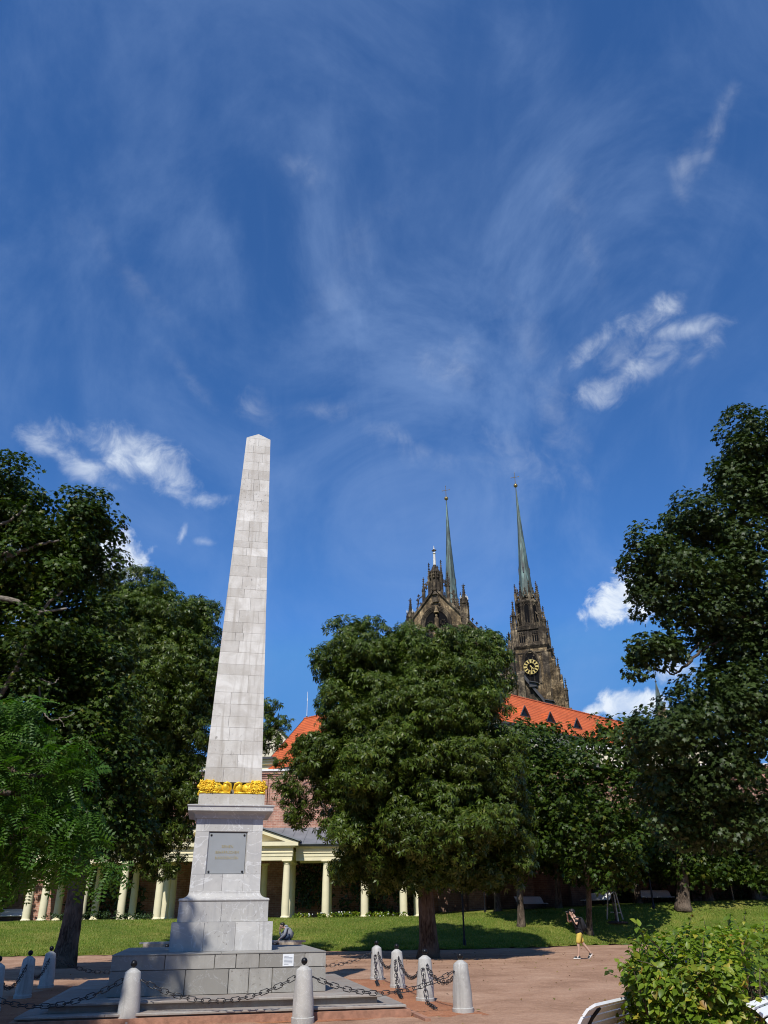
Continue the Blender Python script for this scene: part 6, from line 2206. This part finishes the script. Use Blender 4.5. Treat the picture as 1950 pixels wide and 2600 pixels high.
# ------------------------------------------------------------------ people
def skin_body(name, joints, edges, mat, parent, sub=2, smooth=True):
    """one continuous surface grown over a joint graph: joints = {key: (x, y, z, r) or (x, y, z, rx, ry)}"""
    keys = list(joints)
    me = bpy.data.meshes.new(name)
    me.from_pydata([joints[k][:3] for k in keys], [(keys.index(a), keys.index(b)) for a, b in edges], [])
    o = bpy.data.objects.new(name + '_tmp', me); COL.objects.link(o)
    m = o.modifiers.new('skin', 'SKIN'); m.use_smooth_shade = True; m.branch_smoothing = .6
    sv = me.skin_vertices[0].data
    for i, k in enumerate(keys):
        j = joints[k]
        sv[i].radius = (j[3], j[4] if len(j) > 4 else j[3])
        sv[i].use_root = (i == 0)
    s = o.modifiers.new('sub', 'SUBSURF'); s.levels = sub; s.render_levels = sub
    bpy.context.view_layer.update()
    dg = bpy.context.evaluated_depsgraph_get()
    res = bpy.data.meshes.new_from_object(o.evaluated_get(dg))
    bpy.data.objects.remove(o); bpy.data.meshes.remove(me)
    res.name = name
    res.materials.clear(); res.materials.append(mat)
    res.polygons.foreach_set('use_smooth', [True] * len(res.polygons))
    return link(name, res, parent)

def hand_joints(J, Eg, pre, wrist, d, side, curl=.5):
    """palm, four unequal fingers and a thumb; d = direction wrist->knuckles, side = thumb side"""
    d = Vector(d).normalized(); s = Vector(side).normalized(); n = d.cross(s).normalized()
    w = Vector(wrist)
    pm = w + d * .045
    J[pre + 'palm'] = (*pm, .026, .034)
    Eg.append((pre + 'wr', pre + 'palm'))
    for k, (off, ln) in enumerate(((.026, .070), (.009, .080), (-.009, .074), (-.025, .058))):
        a = w + d * .088 + s * off
        b = a + (d * cos(curl) + n * sin(curl)) * ln * .55
        c = b + (d * cos(curl * 2.1) + n * sin(curl * 2.1)) * ln * .5
        J[pre + 'f%da' % k] = (*a, .0105); J[pre + 'f%db' % k] = (*b, .0088); J[pre + 'f%dc' % k] = (*c, .007)
        Eg += [(pre + 'palm', pre + 'f%da' % k), (pre + 'f%da' % k, pre + 'f%db' % k), (pre + 'f%db' % k, pre + 'f%dc' % k)]
    a = w + d * .040 + s * .040; b = a + (d * .8 + s * .45 + n * .35).normalized() * .042
    J[pre + 'ta'] = (*a, .0115); J[pre + 'tb'] = (*b, .009)
    Eg += [(pre + 'palm', pre + 'ta'), (pre + 'ta', pre + 'tb')]

def head_mesh(mb, c, R, hair_len='short'):
    """skull, jaw, nose, ears, eyes in local axes (x = forward, y = left); R maps to the body frame"""
    def put(sub):
        for i, v in enumerate(sub.v):
            q = R @ Vector(v) + Vector(c)
            sub.v[i] = (q.x, q.y, q.z)
        mb.add(sub.v, sub.f)
    h = MB(); h.ball((0, 0, .02), .098, 18, 12, (1.05, .80, 1.10)); put(h)
    h = MB(); h.ball((.030, 0, -.055), .068, 14, 10, (1.0, .80, .95)); put(h)
    h = MB(); h.tube([(.098, 0, .012), (.122, 0, -.022), (.100, 0, -.032)], [.009, .016, .012], 8); put(h)
    h = MB(); h.box((.088, 0, -.062), (.02, .042, .008)); put(h)
    for s in (-1, 1):
        h = MB(); h.ball((-.005, s * .082, -.005), .028, 10, 7, (.75, .35, 1.15)); put(h)
        h = MB(); h.ball((.088, s * .032, .012), .011, 8, 6); put(h)

# --- the walking man
W_ = (7.62, 35.45, 0.0)
wm = thing('person', 'walking man in black t-shirt and yellow shorts raising a camera to his face', 'person', W_)
J, Eg = {}, []
def e(*ks):
    for a, b in zip(ks, ks[1:]): Eg.append((a, b))
J['pel'] = (.00, 0, .95, .10, .10); J['waist'] = (-.02, 0, 1.08, .095, .10); J['chest'] = (-.045, 0, 1.27, .11, .12); J['neckb'] = (-.085, 0, 1.43, .075, .09)
J['neck'] = (-.13, 0, 1.51, .055); J['hd'] = (-.175, 0, 1.58, .068); J['hd2'] = (-.20, 0, 1.655, .085, .078)
e('pel', 'waist', 'chest', 'neckb', 'neck', 'hd', 'hd2')
# near arm (his left, towards the camera)
J['lsh'] = (-.07, -.185, 1.385, .062); J['lel'] = (-.11, -.235, 1.19, .044); J['lwr'] = (-.215, -.15, 1.42, .028)
e('neckb', 'lsh', 'lel', 'lwr'); hand_joints(J, Eg, 'l', (-.215, -.15, 1.42), (-.25, .45, 1), (-1, .2, .2), .5)
J['rsh'] = (-.085, .185, 1.385, .062); J['rel'] = (-.34, .24, 1.30, .044); J['rwr'] = (-.375, .13, 1.53, .028)
e('neckb', 'rsh', 'rel', 'rwr'); hand_joints(J, Eg, 'r', (-.375, .13, 1.53), (.05, -.25, 1), (.6, -.5, .1), .5)
for old in ('lwr', 'rwr'): pass
# legs: near leg stands in front, far leg pushes off behind
J['lhp'] = (-.01, -.085, .88, .075); J['lkn'] = (-.11, -.10, .50, .060); J['lcf'] = (-.105, -.10, .36, .056); J['lan'] = (-.135, -.10, .10, .036); J['lft'] = (-.235, -.105, .045, .034, .042)
J['rhp'] = (.02, .085, .88, .075); J['rkn'] = (.135, .10, .515, .060); J['rcf'] = (.235, .10, .40, .055); J['ran'] = (.40, .10, .185, .036); J['rft'] = (.385, .10, .075, .034, .042)
e('pel', 'lhp', 'lkn', 'lcf', 'lan', 'lft'); e('pel', 'rhp', 'rkn', 'rcf', 'ran', 'rft')
Eg = [(a, b) for a, b in Eg]
body = skin_body('body', J, Eg, M['skin'], wm)
hm = MB(); head_mesh(hm, (-.205, 0, 1.625), Matrix.Rotation(pi, 3, 'Z') @ Matrix.Rotation(radians(-4), 3, 'Y'))
hm.build('head', M['skin'], wm, smooth='all')
hr = MB(); hr.ball((-.192, 0, 1.668), .103, 18, 12, (1.06, .86, 1.02)); hr.ball((-.145, 0, 1.635), .088, 14, 10, (.85, .90, 1.0)); hr.ball((-.275, 0, 1.715), .045, 10, 8, (1, 1.3, .8))
hr.build('hair', M['hair'], wm, smooth='all')
TJ = dict(z=(.01, 0, .85, .165, .165), a=(.005, 0, .94, .165, .165), b=(-.02, 0, 1.08, .158, .158), c=(-.05, 0, 1.27, .165, .165), d=(-.085, 0, 1.41, .105, .125), e=(-.115, 0, 1.465, .072, .08),
          l1=(-.07, -.185, 1.385, .088), l2=(-.095, -.225, 1.255, .078), r1=(-.085, .185, 1.385, .088), r2=(-.22, .22, 1.34, .075))
skin_body('shirt', TJ, [('z', 'a'), ('a', 'b'), ('b', 'c'), ('c', 'd'), ('d', 'e'), ('d', 'l1'), ('l1', 'l2'), ('d', 'r1'), ('r1', 'r2')], M['black_cloth'], wm)
SJ = dict(q=(.0, 0, 1.02, .136, .162), p=(.005, 0, .93, .142, .170), l0=(-.02, -.09, .84, .122), l1=(-.075, -.10, .66, .108), l2=(-.115, -.10, .505, .104), r0=(.02, .09, .84, .122), r1=(.07, .10, .66, .106), r2=(.125, .10, .535, .100))
skin_body('shorts', SJ, [('q', 'p'), ('p', 'l0'), ('l0', 'l1'), ('l1', 'l2'), ('p', 'r0'), ('r0', 'r1'), ('r1', 'r2')], M['yellow_cloth'], wm)
def shoe(cx_, cy_, cz_, pitch):
    R = Matrix.Rotation(pitch, 3, 'Y')
    up_ = MB(); up_.ball((-.07, 0, .050), .075, 14, 8, (1.5, .58, .60)); up_.ball((.035, 0, .068), .058, 12, 8, (1.0, .68, .95))
    so_ = MB(); so_.ball((-.05, 0, .018), .085, 16, 8, (1.78, .58, .26)); so_.ball((-.135, 0, .034), .045, 12, 8, (1.0, .85, .6)); so_.box((-.03, -.045, .060), (.05, .012, .03), 0)
    for q in (up_, so_):
        for i, v in enumerate(q.v):
            w = R @ Vector(v); q.v[i] = (w.x + cx_, w.y + cy_, max(.004, w.z + cz_))
    s1 = up_.build('shoe', M['shoe_dark'], wm, smooth='all')
    so_.build('sole', M['sole_white'], s1, smooth='all')
shoe(-.165, -.102, .0, 0); shoe(.405, .10, .085, radians(-48))
wt = MB(); wt.tube([(-.235, -.15, 1.405), (-.205, -.17, 1.42), (-.19, -.15, 1.44), (-.22, -.13, 1.425), (-.235, -.15, 1.405)], .014, 6); wt.build('wristwatch', M['black_iron'], wm)
# backpack on his back
bk = thing('backpack', 'black backpack on the back of the walking man', 'backpack', (W_[0] + .15, W_[1], 1.20))
mb = MB()
mb.ball((0, 0, 0), .2, 18, 14, (.62, .80, 1.35))
for i, v in enumerate(mb.v):
    mb.v[i] = (max(-.055, v[0] * 1.02) - v[2] * .10, v[1], v[2])
pk = mb.build('pack_body', M['black_cloth'], bk, smooth='all')
m2 = MB(); m2.ball((.10, 0, -.08), .11, 14, 10, (.6, 1.05, 1.0)); m2.build('front_pocket', M['black_cloth'], bk, smooth='all')
for s in (-1, 1):
    m3 = MB(); m3.tube([(-.04, s * .10, .20), (-.15, s * .125, .27), (-.30, s * .13, .20), (-.345, s * .135, .05), (-.29, s * .15, -.10), (-.08, s * .14, -.17)], .020, 6)
    m3.build('strap', M['black_cloth'], bk, smooth='all')
m3 = MB(); m3.tube([(-.02, -.05, -.26), (.02, -.05, -.36), (.01, -.05, -.42)], .012, 5); m3.build('loose_strap', M['black_cloth'], bk)
cm = thing('camera', 'small dark camera held up before the walking man\'s eyes', 'camera', (W_[0] - .36, W_[1] - .005, 1.645))
MB().box((0, 0, 0), (.055, .14, .085)).box((0, 0, .05), (.045, .05, .02)).build('camera_body', M['black_iron'], cm)
MB().lathe([(.034, 0), (.034, .05), (.03, .075)], seg=14).build('lens', M['black_iron'], cm)
ln = cm.children[-1]
ln.rotation_euler = (0, -pi / 2, 0); ln.location = (-.02, 0, 0)

# --- the seated man
sx_, sy__ = -5.10, 45.75
sm = thing('person', 'seated man in grey hoodie and jeans bent forward with his hand on his forehead', 'person', (sx_, sy__, -.06))
sm.scale = (1.13, 1.13, 1.13)
Z0 = .50
J, Eg = {}, []
J['pel'] = (0, 0, Z0 + .12, .10, .10); J['waist'] = (-.02, 0, Z0 + .25, .095, .10); J['chest'] = (-.11, 0, Z0 + .41, .105, .11); J['neckb'] = (-.22, 0, Z0 + .51, .08, .09); J['neck'] = (-.29, 0, Z0 + .54, .052); J['hd'] = (-.345, 0, Z0 + .565, .075)
e('pel', 'waist', 'chest', 'neckb', 'neck', 'hd')
J['lsh'] = (-.18, -.185, Z0 + .46, .062); J['lel'] = (-.24, -.245, Z0 + .20, .046); J['lwr'] = (-.46, -.20, Z0 + .07, .028)
e('neckb', 'lsh', 'lel', 'lwr'); hand_joints(J, Eg, 'l', (-.46, -.20, Z0 + .07), (-.5, .05, -.9), (-.8, .3, .3), .4)
J['rsh'] = (-.18, .185, Z0 + .46, .062); J['rel'] = (-.46, .20, Z0 + .17, .046); J['rwr'] = (-.50, .09, Z0 + .39, .028)
e('neckb', 'rsh', 'rel', 'rwr'); hand_joints(J, Eg, 'r', (-.50, .09, Z0 + .39), (.10, -.35, .9), (.9, .2, .1), .5)
J['lhp'] = (-.05, -.10, Z0 + .10, .10); J['lkn'] = (-.40, -.15, Z0 + .10, .068); J['lan'] = (-.34, -.15, .10, .042); J['lft'] = (-.46, -.16, .045, .036, .042)
J['rhp'] = (-.05, .10, Z0 + .10, .10); J['rkn'] = (-.46, .14, Z0 + .11, .068); J['ran'] = (-.47, .14, .10, .042); J['rft'] = (-.60, .14, .045, .036, .042)
e('pel', 'lhp', 'lkn', 'lan', 'lft'); e('pel', 'rhp', 'rkn', 'ran', 'rft')
skin_body('body', J, Eg, M['skin'], sm)
hm = MB(); head_mesh(hm, (-.385, 0, Z0 + .585), Matrix.Rotation(pi, 3, 'Z') @ Matrix.Rotation(radians(42), 3, 'Y')); hm.build('head', M['skin'], sm, smooth='all')
hr = MB(); hr.ball((-.378, 0, Z0 + .635), .104, 18, 12, (1.10, .88, .92)); hr.ball((-.325, 0, Z0 + .60), .08, 14, 10, (.9, .95, 1.0)); hr.build('hair', M['hair'], sm, smooth='all')
HJ = dict(a=(.0, 0, Z0 + .07, .155, .185), b=(-.01, 0, Z0 + .25, .145, .175), c=(-.10, 0, Z0 + .41, .145, .18), d=(-.20, 0, Z0 + .505, .105, .12), h=(-.265, 0, Z0 + .55, .085, .085),
          l1=(-.18, -.19, Z0 + .46, .088), l2=(-.24, -.245, Z0 + .20, .066), l3=(-.43, -.21, Z0 + .09, .046), r1=(-.18, .19, Z0 + .46, .088), r2=(-.45, .20, Z0 + .17, .064), r3=(-.495, .11, Z0 + .35, .046))
skin_body('hoodie', HJ, [('a', 'b'), ('b', 'c'), ('c', 'd'), ('d', 'h'), ('d', 'l1'), ('l1', 'l2'), ('l2', 'l3'), ('d', 'r1'), ('r1', 'r2'), ('r2', 'r3')], M['grey_hoodie'], sm)
hd = MB(); hd.ball((-.21, 0, Z0 + .575), .085, 12, 8, (1.1, 1.2, .6)); hd.build('hood', M['grey_hoodie'], sm, smooth='all')
PJ = dict(p=(0, 0, Z0 + .10, .14, .165), l0=(-.08, -.10, Z0 + .10, .105), l1=(-.40, -.15, Z0 + .10, .082), l2=(-.37, -.15, .30, .068), l3=(-.34, -.15, .08, .062), r0=(-.08, .10, Z0 + .10, .105), r1=(-.46, .14, Z0 + .11, .082), r2=(-.47, .14, .30, .068), r3=(-.47, .14, .08, .062))
skin_body('jeans', PJ, [('p', 'l0'), ('l0', 'l1'), ('l1', 'l2'), ('l2', 'l3'), ('p', 'r0'), ('r0', 'r1'), ('r1', 'r2'), ('r2', 'r3')], M['jeans'], sm)
for (x, y) in ((-.40, -.155), (-.53, .14)):
    q = MB(); q.ball((x, y, .045), .072, 12, 8, (1.65, .6, .62)); q.build('shoe', M['shoe_dark'], sm, smooth='all')

# ------------------------------------------------------------------ thin posts on the lawn
def post(px, pyb, Y, h, r, lab, nm='lamp_post', lamp=False):
    x = float(at(px, pyb, Y)[0]); z = lz(x, Y)
    o = thing(nm, lab, 'post', (x, Y, z))
    MB().lathe([(r * 1.9, -.1), (r * 1.9, .25), (r * 1.2, .35), (r, .5), (r * .85, h)], seg=10).build('pole', M['black_iron'], o, smooth=True)
    if lamp:
        MB().lathe([(.05, h), (.16, h + .12), (.22, h + .42), (.10, h + .55), (.02, h + .66)], seg=10).build('lantern', M['black_iron'], o, smooth=True)
post(1180, 2405, 46.8, 4.2, .05, 'slim dark lamp post rising into the big chestnut crown, right of its trunk', lamp=True)
post(1663, 2325, 55.5, 3.4, .06, 'dark slim post in front of the far sunlit bench', nm='pole')
post(1233, 2332, 57.0, 2.6, .04, 'thin dark post in the shade left of the lawn gap', nm='pole')
pw = thing('pole', 'pale thin stake standing behind the right end of the hedge', 'post', (float(at(1866, 2300, 58)[0]), 58, lz(22.5, 58)))
MB().tube([(0, 0, -.1), (0, 0, 2.3)], .04, 8).build('stake', M['stake_wood'], pw)
